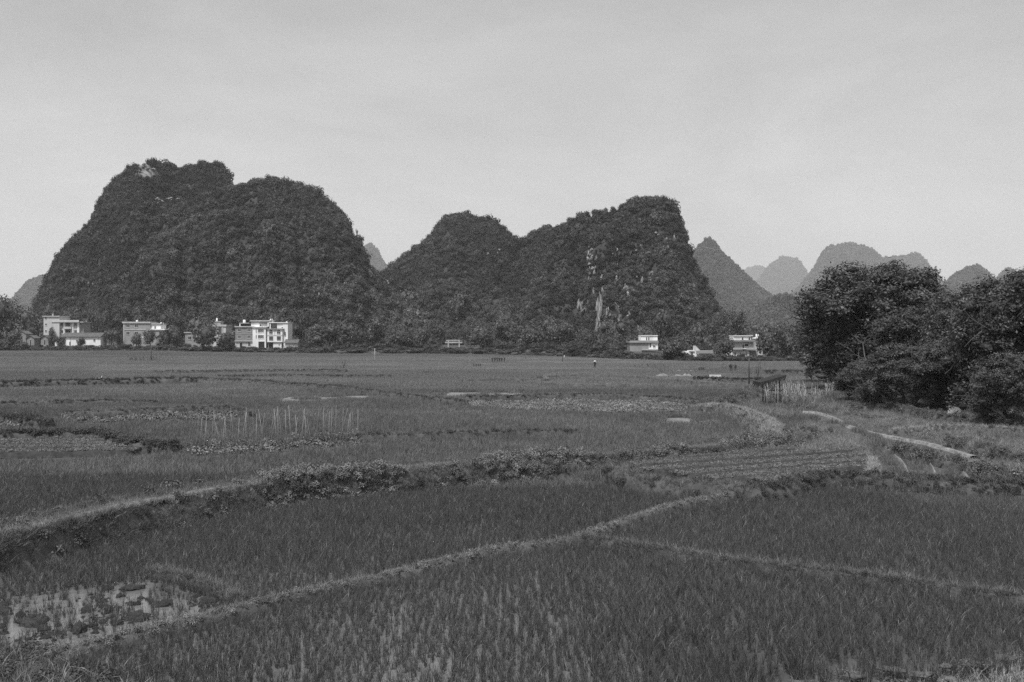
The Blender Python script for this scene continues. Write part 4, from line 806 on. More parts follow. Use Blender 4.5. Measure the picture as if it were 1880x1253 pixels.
# banks: (picture points of the crest, crest height, width, look, description)
BANKS = [
 ([(-160, 1030), (0, 985), (130, 955), (300, 915), (470, 887), (560, 874), (650, 866), (750, 859), (880, 850), (1000, 840), (1120, 831), (1250, 821), (1340, 812), (1430, 800)], .62, 2.5, "main", "the broad overgrown bank that crosses the fields"),
 ([(90, 1200), (200, 1170), (330, 1140), (450, 1113), (600, 1078), (800, 1034), (900, 1010), (960, 1001), (1060, 985), (1150, 956), (1240, 926), (1340, 909)], .34, .55, "low", "the thin pale bank between the two nearest rice plots"),
 ([(1060, 985), (1190, 1005), (1350, 1029), (1520, 1048), (1650, 1065), (1760, 1080), (1880, 1096), (2050, 1120)], .30, .3, "low2", "the faint low bank running right through the near rice"),
 ([(2100, 905), (1880, 884), (1790, 884), (1700, 879), (1600, 874), (1550, 870), (1500, 872), (1450, 884), (1410, 893), (1330, 888), (1250, 884), (1190, 876), (1110, 866)], .42, 1.2, "front", "the dark bank in front of the vegetable beds"),
 ([(-200, 797), (0, 797), (100, 795), (185, 794), (215, 803), (260, 813), (330, 818)], .55, .8, "dark", "the dark bank behind the left vegetable rows"),
 ([(650, 800), (800, 796), (980, 790), (1060, 790)], .5, .5, "thin", "the thin bank right of the bean row"),
 ([(-250, 706), (0, 702), (100, 699), (200, 697), (290, 695), (365, 694)], .95, 1.6, "dark", "the dark weedy bank across the far left fields"),
 ([(-200, 741), (0, 739), (150, 736), (290, 736)], .55, .7, "thin", "the long thin bank on the left below the dark weedy bank"),
 ([(120, 756), (260, 752), (400, 746), (430, 748), (460, 760)], .55, .8, "thin", "the thin bank behind the pale left plot"),
 ([(0, 764), (50, 769), (95, 777)], .55, .8, "dark", "the short dark bank at the left edge"),
 ([(365, 694), (450, 697), (540, 704), (620, 708), (700, 719), (770, 727), (860, 737)], .6, .7, "thin", "the curved thin bank in the middle distance"),
 ([(280, 682), (440, 680), (580, 679), (640, 680)], .65, .8, "thin", "the far thin bank left of the branchy shrub"),
 ([(400, 690), (520, 689), (640, 690), (720, 690)], .55, .6, "thin", "the far thin bank below the branchy shrub"),
 ([(850, 728), (930, 727), (1010, 725), (1100, 724), (1180, 727), (1290, 734)], .55, .7, "thin", "the bank behind the pale middle plot"),
 ([(850, 697), (940, 695), (1000, 696), (1012, 689), (1150, 690), (1350, 706), (1420, 706)], .55, .6, "pale", "the pale bank in the far middle field"),
 ([(970, 700), (1050, 706), (1200, 707), (1380, 708)], .55, .6, "pale", "the faint pale bank in the far middle field"),
 ([(1270, 694), (1340, 696), (1400, 696)], .6, .7, "dark", "the short far bank ending at the leaning poles"),
 ([(1404, 682), (1450, 682), (1530, 683)], .7, 1.0, "dark", "the far bank behind the field hut"),
 ([(1150, 672), (1280, 673), (1400, 674)], .5, .6, "pale", "the faint bank near the far edge of the right field"),
 ([(560, 661), (760, 662), (900, 660)], .5, .6, "pale", "the faint bank near the far edge of the middle field"),
 ([(1275, 746), (1310, 742), (1350, 748), (1390, 762), (1418, 780), (1425, 800)], .8, 2.0, "grassy", "the curved grassy rim of the round flooded plot"),
 ([(1280, 745), (1320, 734), (1370, 722), (1410, 712)], .7, 2.4, "weedy", "the weedy mound left of the field hut"),
 ([(1430, 802), (1455, 792), (1480, 786), (1505, 788)], .55, 2.4, "weedy", "the leafy mound where the banks meet below the hut"),
 ([(1630, 822), (1690, 832), (1760, 850), (1830, 868), (1900, 884)], .35, .7, "weedy", "the weedy edge between the furrowed plot and the path"),
 ([(1604, 872), (1604, 858), (1600, 842)], .3, .6, "grassy", "the short grassy bank beside the vegetable beds"),
 ([(1560, 745), (1640, 748), (1720, 762), (1800, 768), (1880, 782)], .5, 1.0, "weedy", "the rough weedy strip below the big trees"),
 ([(1740, 812), (1790, 820), (1840, 832), (1900, 846)], .35, .7, "weedy", "the weedy strip right of the pale footpath"),
 ([(1640, 790), (1720, 786), (1800, 784), (1900, 792)], .35, .9, "grassy", "the low grassy rise behind the pale footpath"),
 ([(270, 1046), (340, 1058), (400, 1080), (450, 1100)], .25, .4, "low2", "the low bank at the back of the muddy plot"),
]
BW = []
TUFT = [proto_obj(tuft_mesh("bank_tuft", 300 + i, M["grass"], n=16, Lr=(.16, .4), w=.014, lean=.5, bend=(.1, .6), rad=.07, segs=2)) for i in range(4)]
WEED = []
for i in range(4):
    r = np.random.default_rng(320 + i); WEED.append(proto_obj(mesh_np("weed_clump", *merge([dome_leaves(150, .26, .32, .065, .04, r), blades(5, (.2, .45), .012, .5, (.1, .5), .1, r, 2)]), [M["weed"]])))
BUSHY = []
for i in range(4):
    r = np.random.default_rng(340 + i); BUSHY.append(proto_obj(mesh_np("low_shrub", *merge([dome_leaves(620, .55, .8, .085, .05, r, lobes=9), blades(6, (.4, .9), .014, .4, (.1, .4), .15, r, 3)]), [M["weed"]])))
def bank(pts, h, w, look, desc):
    C = crom([P(x, y, h) for x, y in pts], .45); n = len(C); d = np.gradient(C[:, :2], axis=0); d /= np.linalg.norm(d, axis=1, keepdims=True) + 1e-9; nn = np.stack([-d[:, 1], d[:, 0]], 1)
    s = np.concatenate([[0], np.cumsum(np.linalg.norm(np.diff(C[:, :2], axis=0), axis=1))]); o = np.array([-1, -.8, -.62, -.3, 0, .3, .62, .8, 1.0]); hp = np.array([-.12, .45, .86, .98, 1, .98, .86, .45, -.12])
    seed = len(BW) * 7.3; ww = w / 2 * (1 + .14 * fbm(s * .25 + seed, s * 0, 3)); hh = h * (1 + .08 * fbm(s * .4 + seed, s * 0 + 5, 3))
    X = C[:, 0][:, None] + nn[:, 0][:, None] * o * ww[:, None]; Y = C[:, 1][:, None] + nn[:, 1][:, None] * o * ww[:, None]
    Zl = hp[None, :] * hh[:, None] + .04 * fbm(X * 2.1, Y * 2.1, 3) * (np.abs(o) < .9); Z = Zl + gz(X, Y); Z[0] -= h; Z[-1] -= h
    m = grid_mesh("bank", X, Y, Z, [M["bank"]]); tag(link("bank", m), kind="structure"); BW.append((C[:, :2], w / 2)); r = np.random.default_rng(int(seed * 10) + 5)
    if look == "main":     # a trodden line along the left part of the bank top
        k = np.nonzero(px(C[:, 0], C[:, 1], h)[0] < 430)[0]; tt = np.array([-.45, -.39, -.33, -.27]); wv = 1 + .3 * fbm(s[k] * .7, s[k] * 0, 3)
        Xp = C[k, :1] + nn[k, :1] * (-.36 + (tt + .36) * wv[:, None]) * ww[k, None]; Yp = C[k, 1:2] + nn[k, 1:] * (-.36 + (tt + .36) * wv[:, None]) * ww[k, None]; Zp = .97 * hh[k, None] + gz(C[k, 0], C[k, 1])[:, None] + np.array([-.03, .05, .05, -.03]) + .03 * fbm(Xp * 2, Yp * 2, 2)
        tag(link("footpath", grid_mesh("footpath", Xp, Yp, Zp, [M["track"]])), kind="structure")
    dist = C[:, 1]; Ltot = s[-1]
    def pick(dens, lo, hi):
        k = int(Ltot * dens); ss = r.uniform(0, Ltot, k); t = r.uniform(lo, hi, k); i = np.clip(np.searchsorted(s, ss), 1, n - 1)
        f = ((ss - s[i - 1]) / (s[i] - s[i - 1] + 1e-9))[:, None]; c = C[i - 1, :2] * (1 - f) + C[i, :2] * f; wv = (ww[i])[:, None]
        q = c + nn[i] * t[:, None] * wv; return np.column_stack([q, np.interp(np.abs(t), [0, .62, .8, 1], [1, .86, .45, 0]) * hh[i] + gz(q[:, 0], q[:, 1]) - .03]), ss, t
    far = np.mean(dist) > 85; D = .5 if far else 1.0; g, wd, bs = [], [], []
    if look == "main":
        g.append((pick(170, -.7, 1), .7, 1.0)); g.append((pick(60, .1, .6), .9, .65)); g.append((pick(120, -1.05, -.6), .95, .85)); g.append((pick(50, -.62, -.25), .6, 1.9)); g.append((pick(34, .72, .95), .8, 1.4)); wd.append((pick(3, -1.1, -.75), .8, .6)); wd.append((pick(1.2, .0, .6), .6, .7)); 
        P_, ss, t = pick(38, -1.15, .7); t0 = .9 * fbm(ss * .35, ss * 0 + 8, 3) - .1; P_, ss, t = P_[t < t0], ss[t < t0], t[t < t0]; xx, _ = px(P_[:, 0], P_[:, 1], P_[:, 2]); kk = (xx > 480) | (r.uniform(size=len(xx)) < .12); wd.append(((P_[kk], ss[kk], t[kk]), .95, 1.75))
        P_, ss, t = pick(9, -1.1, .2); t0 = .6 * fbm(ss * .35, ss * 0 + 8, 3) - .4; P_, ss, t = P_[t < t0], ss[t < t0], t[t < t0]; xx, _ = px(P_[:, 0], P_[:, 1], P_[:, 2]); kk = (xx > 500) & (fbm(ss * .22, ss * 0, 3) > -.35); bs.append(((P_[kk], ss[kk], t[kk]), .46, 1.8))
        P_, ss, t = pick(3, .3, 1.1); kk = fbm(ss * .3, ss * 0 + 3, 3) > .1; wd.append(((P_[kk], ss[kk], t[kk]), 1.0, 1.1))
    elif look == "low": g.append((pick(60, -1, 1), .6, 1.3)); wd.append((pick(16, -.8, .8), .42, 1.7))
    elif look == "low2": g.append((pick(80, -1.2, 1.2), .85, .9)); wd.append((pick(3, -.8, .8), .4, 1.0))
    elif look == "dark": wd.append((pick(16 * D + 8, -1, 1), .9, .7)); g.append((pick(16 * D, -.7, 1), .8, .9))
    elif look == "front":
        g.append((pick(110, -1.1, 1.1), .8, .95)); P_, ss, t = pick(30, -1.0, 1.1); xx, _ = px(P_[:, 0], P_[:, 1], P_[:, 2]); kk = (xx > 1380) | (r.uniform(size=len(xx)) < .15); wd.append(((P_[kk], ss[kk], t[kk]), .7, .65))
    elif look == "thin": g.append((pick(26, -.9, .9), .95, .95)); wd.append((pick(9, -1, 1), .6, .75))
    elif look == "pale": g.append((pick(14, -.9, .9), 1.0, 1.35))
    elif look == "grassy": g.append((pick(70, -1, 1), .9, 1.7)); wd.append((pick(3, -1, 0), .6, 1.0))
    elif look == "weedy": g.append((pick(20, -1.1, 1.1), 1.2, 1.15)); wd.append((pick(9, -1.2, 1.2), 1.0, 1.2)); bs.append((pick(1.2, -1, 1), .5, 1.0))
    for lst, pr, nm, lab in ((g, TUFT, "bank_grass", "short grass growing on "), (wd, WEED, "bank_weeds", "leafy weeds growing on "), (bs, BUSHY, "bank_shrubs", "dense dark shrubs growing on ")):
        if not lst: continue
        A = np.vstack([q[0][0] for q in lst]); sc_ = np.concatenate([np.full(len(q[0][0]), q[1]) for q in lst]); tn = np.concatenate([np.full(len(q[0][0]), q[2]) for q in lst])
        if len(A): scatter(nm, A, pr, scl=sc_ * np.clip(r.normal(1, .25, len(A)), .5, 1.6), tone=tn * np.clip(r.normal(1, .16, len(A)), .5, 1.5), tilt=.12, label=lab + desc, cat="grass" if pr is TUFT else "weeds" if pr is WEED else "shrubs", seed=int(seed) + 3)
for b_ in BANKS: bank(*b_)
FURROWS = ([(1626, 820), (1640, 832), (1658, 848), (1668, 868)], [(1680, 828), (1700, 842), (1712, 856), (1722, 880)], [(1750, 852), (1765, 862), (1780, 878)], [(1830, 868), (1850, 882)])
for f_ in FURROWS: BW.append((crom([P(x, y, .05) for x, y in f_], .3)[:, :2], .12))
def near_bank(X, Y, margin):
    o = np.zeros(X.shape, bool)
    for C, hw in BW:
        R = hw + margin; k = np.nonzero((X > C[:, 0].min() - R) & (X < C[:, 0].max() + R) & (Y > C[:, 1].min() - R) & (Y < C[:, 1].max() + R))[0]
        if not len(k): continue
        S = C[::max(1, int(min(hw, 1) / .45))]; best = np.full(len(k), 1e9)
        for j in range(0, len(S), 40):
            best = np.minimum(best, np.min((X[k, None] - S[None, j:j + 40, 0]) ** 2 + (Y[k, None] - S[None, j:j + 40, 1]) ** 2, 1))
        o[k] |= best < R * R
    return o

# ---------------------------------------------------------------- water sheets
def sheet(name, pts3, m, kind="structure"):
    b = MB(); b.add(pts3, [tuple(range(len(pts3)))]); o = b.build(name, m); return tag(o, kind=kind)
NEARW = [(-300, 1400), (-300, 1080), (0, 1010), (300, 945), (520, 920), (800, 890), (1100, 870), (1400, 905), (1560, 885), (1880, 895), (2200, 930), (2200, 1400)]
sheet("water", [(-24, 13, .035 - DROP), (24, 13, .035 - DROP), (30, 44, .035 - DROP), (-30, 44, .035 - DROP)], M["water"])
for k, (bk, fr) in WATER.items():
    sheet("water", [tuple(np.array(P(x, y, 0)) * 1 + np.array([0, 0, gzf(*P(x, y, 0)[:2]) + .05])) for x, y in bk] + [tuple(np.array(P(x, y, .36)[:2] + (gzf(*P(x, y, .36)[:2]) + .05,))) for x, y in fr], M["water_far"])

# ---------------------------------------------------------------- rice
RICE_N = [proto_obj(tuft_mesh("rice_tuft", 400 + i, M["rice"], n=17, Lr=(.30, .56), w=.0095, lean=.16, bend=(.04, .42), rad=.04, segs=3)) for i in range(6)]
RICE_M = [proto_obj(patch_mesh("rice_patch", 420 + i, M["rice_mid"], .85, 16, n=8, Lr=(.38, .62), w=.022, lean=.22, bend=(.1, .5), rad=.06, segs=2)) for i in range(4)]
RICE_F = [proto_obj(patch_mesh("rice_far_patch", 440 + i, M["rice_far"], 2.6, 81, n=6, Lr=(.4, .6), w=.05, lean=.25, bend=(.1, .5), rad=.12, segs=2)) for i in range(3)]
TONES = [  # plots that stand out by tone: polygon, tone, height
 ([(520, 706), (700, 706), (760, 722), (600, 726), (560, 720)], .86, .9), ([(-300, 708), (365, 697), (540, 706), (560, 722), (300, 735), (-300, 740)], 1.1, 1.0), ([(640, 690), (1000, 697), (1050, 706), (1380, 710), (1280, 734), (1010, 724), (780, 722), (650, 705)], .92, 1.0),
 ([(-300, 655), (1900, 655), (1900, 676), (-300, 680)], 1.2, 1.0), ([(1030, 708), (1400, 712), (1330, 732), (1180, 728), (1010, 726)], .82, 1.0), ([(-300, 745), (110, 756), (120, 764), (-300, 768)], .9, .9), ([(90, 778), (400, 770), (460, 762), (1000, 760), (1000, 788), (660, 796), (340, 812), (200, 795)], .92, 1.0),
 ([(740, 740), (1280, 755), (1400, 765), (1420, 795), (1250, 812), (980, 825), (660, 830), (980, 792), (1060, 788)], 1.05, 1.0), ([(1480, 880), (1560, 874), (1900, 890), (2200, 925), (2200, 960), (1880, 930), (1700, 918)], 1.25, 1.1), ([(-300, 1010), (0, 1010), (470, 915), (800, 880), (1080, 865), (1300, 885), (1300, 930), (1060, 985), (800, 1030), (450, 1100), (270, 1045), (0, 1075)], 1.0, 1.05)]
EXCL = ["weeds_left", "stone_path", "veg_rows", "grass_mid", "grass_right", "light_mid", "light_left", "light_left2", "rows_left", "bean_row", "hut_yard", "corn"]
def crop(ymin, ymax, dx, dy, jit, protos, names, seed, zt=.42, margin=.0, scale=1.0):
    r = np.random.default_rng(seed); Ys = np.arange(ymin, ymax, dy); Xs, Yl = [], []
    for y in Ys:
        half = y * .56 + 3; xs = np.arange(-half, half, dx); xs = np.round(xs / dx) * dx; Xs.append(xs); Yl.append(np.full(len(xs), y))
    X = np.concatenate(Xs); Y = np.concatenate(Yl); X = X + r.normal(0, jit * dx, len(X)); Y = Y + r.normal(0, jit * dy, len(Y))
    e = np.interp(X, EDGE_X, EDGE_Y); ok = Y < e - 2; g = gz(X, Y); x, y = px(X, Y, zt + g)
    for q in EXCL: ok &= ~inpoly(x, y, PAT[q])
    for bk, fr in WATER.values(): ok &= ~(inpoly(X, Y, [P(a, b, 0)[:2] for a, b in bk] + [P(a, b, .36)[:2] for a, b in fr]) & (fbm(X / 1.6, Y / 2.5, 2) > -.35))
    X, Y, x, y, g = X[ok], Y[ok], x[ok], y[ok], g[ok]
    nb = near_bank(X, Y, margin); X, Y, x, y, g = (a[~nb] for a in (X, Y, x, y, g))
    tn = np.ones(len(X)); ht = np.ones(len(X))
    for poly, t, hgt in TONES: k = inpoly(x, y, poly); tn[k] = t; ht[k] = hgt
    pl = _tab[(np.floor(X / 38 + Y / 90).astype(int)) % 256, (np.floor(Y / 17 + .3 * np.sin(X / 25)).astype(int) + 60) % 256]; tn *= 1 + .13 * pl * (Y > 75)
    tn *= 1 + .10 * fbm(X / 6, Y / 9, 3); ht *= 1 + .10 * fbm(X / 3 + 9, Y / 3, 3)
    return X, Y, g, x, y, tn, ht, r
# near rice: single plants in rows
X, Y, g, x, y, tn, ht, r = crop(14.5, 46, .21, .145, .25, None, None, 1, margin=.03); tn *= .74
mud = inpoly(x, y, PAT["mud"]); X = X + mud * r.uniform(-.25, .25, len(X)); Y = Y + mud * r.uniform(-.25, .25, len(X)); furrow = inpoly(x, y, PAT["furrow_plot"]); u = r.uniform(size=len(X)); gap = fbm(X / .55, Y / 4.0, 3)
keep = np.where(mud, u < .55 + .35 * fbm(X / .8, Y / 1.2, 2), True) & np.where(furrow, u < .8, True)
front = (y > 1080) & (x > 350); keep &= ~(front & (gap > .42) & (u < .5 * sstep(1050, 1190, y))) 
plots = {"near": (y > 1000 + 0 * x) & (np.interp(x, [90, 450, 1060, 1880], [1200, 1113, 985, 1096]) < y + 14), "back": None}
sel = plots["near"]
lab_near = "rice standing in shallow water in the plot nearest the camera"; lab_back = "thick rice in the plots just beyond the thin pale bank"
for nm, k, lab in (("rice", sel & ~mud & keep, lab_near), ("rice", ~sel & ~mud & keep & ~furrow, lab_back), ("rice", mud & keep, "sparse young rice in the muddy flooded plot at lower left"), ("rice", furrow & keep, "short crop in the plot with pale water furrows")):
    sz = ht[k] * np.clip(r.normal(1, .13, k.sum()), .6, 1.4) * (.55 if "short crop" in lab else .8 if "sparse" in lab else 1.0)
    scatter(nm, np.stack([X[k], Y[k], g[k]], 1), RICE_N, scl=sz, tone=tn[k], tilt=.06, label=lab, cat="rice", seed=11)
# middle and far rice
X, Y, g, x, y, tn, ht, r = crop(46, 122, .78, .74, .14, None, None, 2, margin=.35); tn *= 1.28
f_ = inpoly(x, y, PAT["furrow_plot"]); ht[f_] *= .55
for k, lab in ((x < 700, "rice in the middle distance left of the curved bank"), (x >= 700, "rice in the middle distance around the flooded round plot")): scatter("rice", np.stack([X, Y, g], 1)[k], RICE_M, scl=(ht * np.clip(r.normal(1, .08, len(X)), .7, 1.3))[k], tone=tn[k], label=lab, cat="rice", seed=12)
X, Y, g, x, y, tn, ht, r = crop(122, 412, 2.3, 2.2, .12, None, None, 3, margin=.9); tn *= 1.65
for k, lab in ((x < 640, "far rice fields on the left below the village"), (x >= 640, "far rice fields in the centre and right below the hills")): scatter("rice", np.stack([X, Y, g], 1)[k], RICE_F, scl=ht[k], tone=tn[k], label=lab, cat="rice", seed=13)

# ---------------------------------------------------------------- vegetable beds, rough grass, weeds
def poly_pts(name, dens, z=.15, seed=0):
    r = np.random.default_rng(seed + 50); W = np.array([P(x, max(y, YH + 20), z)[:2] for x, y in PAT[name]]); lo, hi = W.min(0), W.max(0); n = int((hi - lo).prod() * dens)
    q = r.uniform(lo, hi, (n, 2)); q = q[inpoly(q[:, 0], q[:, 1], [tuple(w) for w in W])]; q = q[(q[:, 1] > 12) & (np.abs(q[:, 0]) < q[:, 1] * .6 + 3)]; return q, r
PATHPX = [(1475, 755), (1500, 757), (1530, 766), (1560, 781), (1600, 793), (1650, 803), (1700, 812), (1740, 823), (1790, 838)]
PATHW = crom([P(x, y, .1) for x, y in PATHPX], .5)[:, :2]
LEAFY = []
for i in range(4):
    r = np.random.default_rng(360 + i); LEAFY.append(proto_obj(mesh_np("bed_plant", *dome_leaves(60, .2, .22, .08, .05, r, up=.9), [M["weed"]])))
def ground_cover(pat, name, lab, cat, protos, dens, sc_, tone, z=.15, seed=0, wav=None, tilt=.12):
    q, r = poly_pts(pat, dens, z, seed); nz = fbm(q[:, 0] / 1.7 + seed, q[:, 1] / 2.4, 3); zz = gz(q[:, 0], q[:, 1]) - .04
    dp = np.sqrt(np.min((q[:, 0, None] - PATHW[None, :, 0]) ** 2 + (q[:, 1, None] - PATHW[None, :, 1]) ** 2, 1)); kp = dp > .55; q, nz, zz, dp = q[kp], nz[kp], zz[kp], dp[kp]
    s = sc_ * np.clip(r.normal(1, .3, len(q)), .45, 1.9) * (1 + .3 * nz) * (.28 + .72 * sstep(.6, 3.2, dp)); t = tone * np.clip(r.normal(1, .15, len(q)), .5, 1.5) * (1 + .2 * nz)
    scatter(name, np.column_stack([q, zz]), protos, scl=np.clip(s, .2, 3), tone=t, tilt=tilt, label=lab, cat=cat, seed=seed)
ground_cover("grass_mid", "rough_grass", "rough grass between the vegetable beds and the path", "grass", TUFT, 34, .9, 1.2, seed=1)
ground_cover("grass_right", "rough_grass", "rough grass and weeds on the slope below the big trees", "grass", TUFT, 30, 1.05, 1.15, seed=2); ground_cover("grass_right", "ground_weeds", "patchy weeds on the slope below the big trees", "weeds", WEED, .9, .9, 1.4, seed=3)
ground_cover("furrow_plot", "rough_grass", "short grass between the pale water furrows", "grass", TUFT, 22, .45, .9, seed=15)
ground_cover("hut_yard", "rough_grass", "rough grass around the field hut", "grass", TUFT, 14, 1.5, 1.0, seed=4)
ground_cover("light_mid", "bed_plants", "pale leafy crop in the long middle plot", "crop", LEAFY, 20, .85, 2.1, seed=5); ground_cover("light_left", "bed_plants", "pale leafy crop in the narrow plot on the left", "crop", LEAFY, 9, 1.2, 1.7, seed=6); ground_cover("light_left2", "bed_plants", "pale leafy crop at the left edge", "crop", LEAFY, 9, 1.2, 1.7, seed=7)
LONG = [proto_obj(tuft_mesh("long_weed", 380 + i, M["grass"], n=22, Lr=(.22, .5), w=.026, lean=.75, bend=(.2, .8), rad=.1, segs=3)) for i in range(3)]
ground_cover("weeds_left", "tangled_grass", "long bent leaves tangled over the bottom left corner", "grass", LONG, 20, .9, .85, seed=14)
ground_cover("weeds_left", "ground_weeds", "tangled weeds in the bottom left corner", "weeds", WEED, 6, .9, .95, seed=8); ground_cover("weeds_left", "rough_grass", "grass among the weeds in the bottom left corner", "grass", TUFT, 55, 1.2, .85, seed=9)
ground_cover("stone_path", "rough_grass", "grass growing along the stone path", "grass", TUFT, 30, .65, 1.5, seed=10); ground_cover("stone_path", "ground_weeds", "small weeds growing along the stone path", "weeds", WEED, 5, .5, 1.5, seed=11)
ground_cover("bean_row", "bean_plants", "leafy bean plants under the thin poles", "beans", LEAFY, 7, 1.3, 1.9, seed=12)
# ridged beds: earth ridges with plants in rows
def beds(name, rows, lab, sc_, tone, dens, seed):
    r = np.random.default_rng(seed); pts = []
    for (a, b) in rows:
        A, B = np.array(P(*a, .12)[:2]), np.array(P(*b, .12)[:2]); L_ = np.linalg.norm(B - A); n = max(6, int(L_ / .4)); t = np.linspace(0, 1, n); C = A + (B - A) * t[:, None]; d = (B - A) / L_; nn = np.array([-d[1], d[0]])
        o = np.array([-1, -.85, -.62, .62, .85, 1]); w = .85 * (1 + .15 * fbm(t * L_ * .6 + seed, t * 0, 2)); X = C[:, :1] + nn[0] * o * w[:, None]; Y = C[:, 1:] + nn[1] * o * w[:, None]; Z = np.array([-.04, .26, .31, .31, .26, -.04]) + .03 * fbm(X * 3, Y * 3, 2) + gz(X, Y); Z[0] -= .5; Z[-1] -= .5
        q = link("bed_ridge", grid_mesh("bed_ridge", X, Y, Z, [M["ridge"]])); tag(q, kind="structure")
        k = int(L_ * dens); tt = r.uniform(size=k); c = A + (B - A) * tt[:, None] + nn * r.uniform(-.55, .6, (k, 1)); pts.append(np.column_stack([c, .27 + gz(c[:, 0], c[:, 1])]))
    A = np.vstack(pts); scatter("bed_plants", A, LEAFY, scl=sc_ * np.clip(r.normal(1, .25, len(A)), .5, 1.6), tone=tone * np.clip(r.normal(1, .15, len(A)), .6, 1.4), tilt=.1, label=lab, cat="crop", seed=seed)
beds("veg", [((1195, 848), (1455, 827)), ((1160, 858), (1560, 830)), ((1180, 868), (1585, 840)), ((1240, 876), (1590, 849)), ((1300, 884), (1595, 858)), ((1385, 888), (1540, 872))], "leafy vegetables in rows on the beds right of centre", .4, 1.9, 75, 31)
beds("rows", [((-150, 809), (205, 808)), ((-150, 814), (230, 814)), ((-150, 820), (262, 819.5)), ((-150, 827), (285, 825)), ((-150, 836), (250, 831))], "leafy crop in rows at the left edge", .5, 1.9, 60, 32)
# ---------------------------------------------------------------- footpath, furrows, clods, stones
def ribbon(name, pts, w, z, m, kind="structure", step=.4, label=None, cat=None):
    C = crom([P(x, y, z) for x, y in pts], step); d = np.gradient(C[:, :2], axis=0); d /= np.linalg.norm(d, axis=1, keepdims=True) + 1e-9; nn = np.stack([-d[:, 1], d[:, 0]], 1); s = np.arange(len(C)) * step
    ww = w / 2 * (1 + .35 * fbm(s * .8 + pts[0][0], s * 0, 3)); o = np.array([-1, -.5, 0, .5, 1]); X = C[:, :1] + nn[:, :1] * o * ww[:, None]; Y = C[:, 1:2] + nn[:, 1:] * o * ww[:, None]
    Z = z + np.array([-.24, 0, .02, 0, -.24]) + .015 * fbm(X * 3, Y * 3, 2) + gz(X, Y); q = link(name, grid_mesh(name, X, Y, Z, [m])); return tag(q, label, cat, kind=kind)
ribbon("footpath", PATHPX, .55, .1, M["path"])
rp = np.random.default_rng(46); k_ = rp.integers(0, len(PATHW), 900); q_ = PATHW[k_] + np.column_stack([rp.normal(0, .25, 900), rp.choice([-1, 1], 900) * rp.uniform(.42, 1.0, 900)]); q3 = np.column_stack([q_, gz(q_[:, 0], q_[:, 1]) + .05])
scatter("path_grass", q3, TUFT, scl=np.clip(rp.normal(.35, .15, 900), .15, .8), tone=np.clip(rp.normal(1.2, .3, 900), .5, 2), tilt=.2, label="short grass creeping over the edges of the pale footpath", cat="grass", seed=47)
for pts in FURROWS: ribbon("water_furrow", pts, .15, .08, M["water_far"], step=.25)
def clod_mesh(seed):
    V, Fs = ICO3; d = 1 + .32 * fbm(V[:, 0] * 2.2 + seed * 5, V[:, 1] * 2.2 + V[:, 2] * 1.8, 5) + .2 * fbm(V[:, 0] * 7 + seed, V[:, 1] * 7 + V[:, 2] * 6, 3); V = V * d[:, None]; return mesh_np("mud_clod", V, Fs.ravel(), np.full(len(Fs), 3), [M["mud"]], True)
CL = [clod_mesh(i) for i in range(4)]
for i, (x, y, w, h_, lab) in enumerate(((8, 1130, 42, 26, "dark mud clod at the very left edge of the flooded plot"), (62, 1146, 90, 22, "long dark mud heap left of the pointed clod"), (145, 1163, 42, 30, "pointed black mud clod nearest the camera"), (250, 1140, 66, 26, "broad mud clod in the middle of the flooded plot"), (298, 1115, 48, 18, "low mud clod right of the brightest water"), (245, 1084, 50, 16, "flat mud clod above the brightest water"), (382, 1108, 40, 20, "rounded mud clod beside the thin pale bank"), (80, 1160, 30, 8, "small flat mud clod below the long heap"), (215, 1150, 26, 18, "small mud lump left of the broad clod"))):
    X, Y, _ = P(x, y); s = Y / F; o = link("mud_clod", CL[i % 4], None, (X, Y, .05 + gzf(X, Y)), random.uniform(0, 6), (w * s * .4, w * s * .3, h_ * s * .5)); tag(o, lab, "mud clod", "mud clods in the flooded plot")
W_ = np.array([P(a, b_)[:2] for a, b_ in PAT["mud"]]); gx, gy = np.meshgrid(np.arange(W_[:, 0].min(), W_[:, 0].max(), .12), np.arange(W_[:, 1].min(), W_[:, 1].max(), .12))
edge_ = inpoly(gx, gy, [tuple(w) for w in W_]); mz = gz(gx, gy) - .005 + .05 * fbm(gx / .7, gy / 1.0, 6) + .03 * fbm(gx / 3, gy / 3, 2) - .12 * (~edge_)
tag(link("mud_flat", grid_mesh("mud_flat", gx, gy, mz, [M["wet"]])), kind="structure")
rm = np.random.default_rng(44); qx = rm.uniform(-20, 440, 700); qy = rm.uniform(1060, 1185, 700); kk = inpoly(qx, qy, PAT["mud"]) & (fbm(qx / 40, qy / 20, 3) > .15)
mp_ = np.array([P(a, b_, .03) for a, b_ in zip(qx[kk], qy[kk])]); mp_[:, 2] += gz(mp_[:, 0], mp_[:, 1]); ms_ = np.clip(rm.lognormal(math.log(.05), .5, len(mp_)), .02, .16)
scatter("mud_crumbs", mp_, [proto_obj(c) for c in CL], scl=np.stack([ms_, ms_, ms_ * .8], 1), label="small lumps of wet mud between the clods in the flooded plot", cat="mud", seed=45)
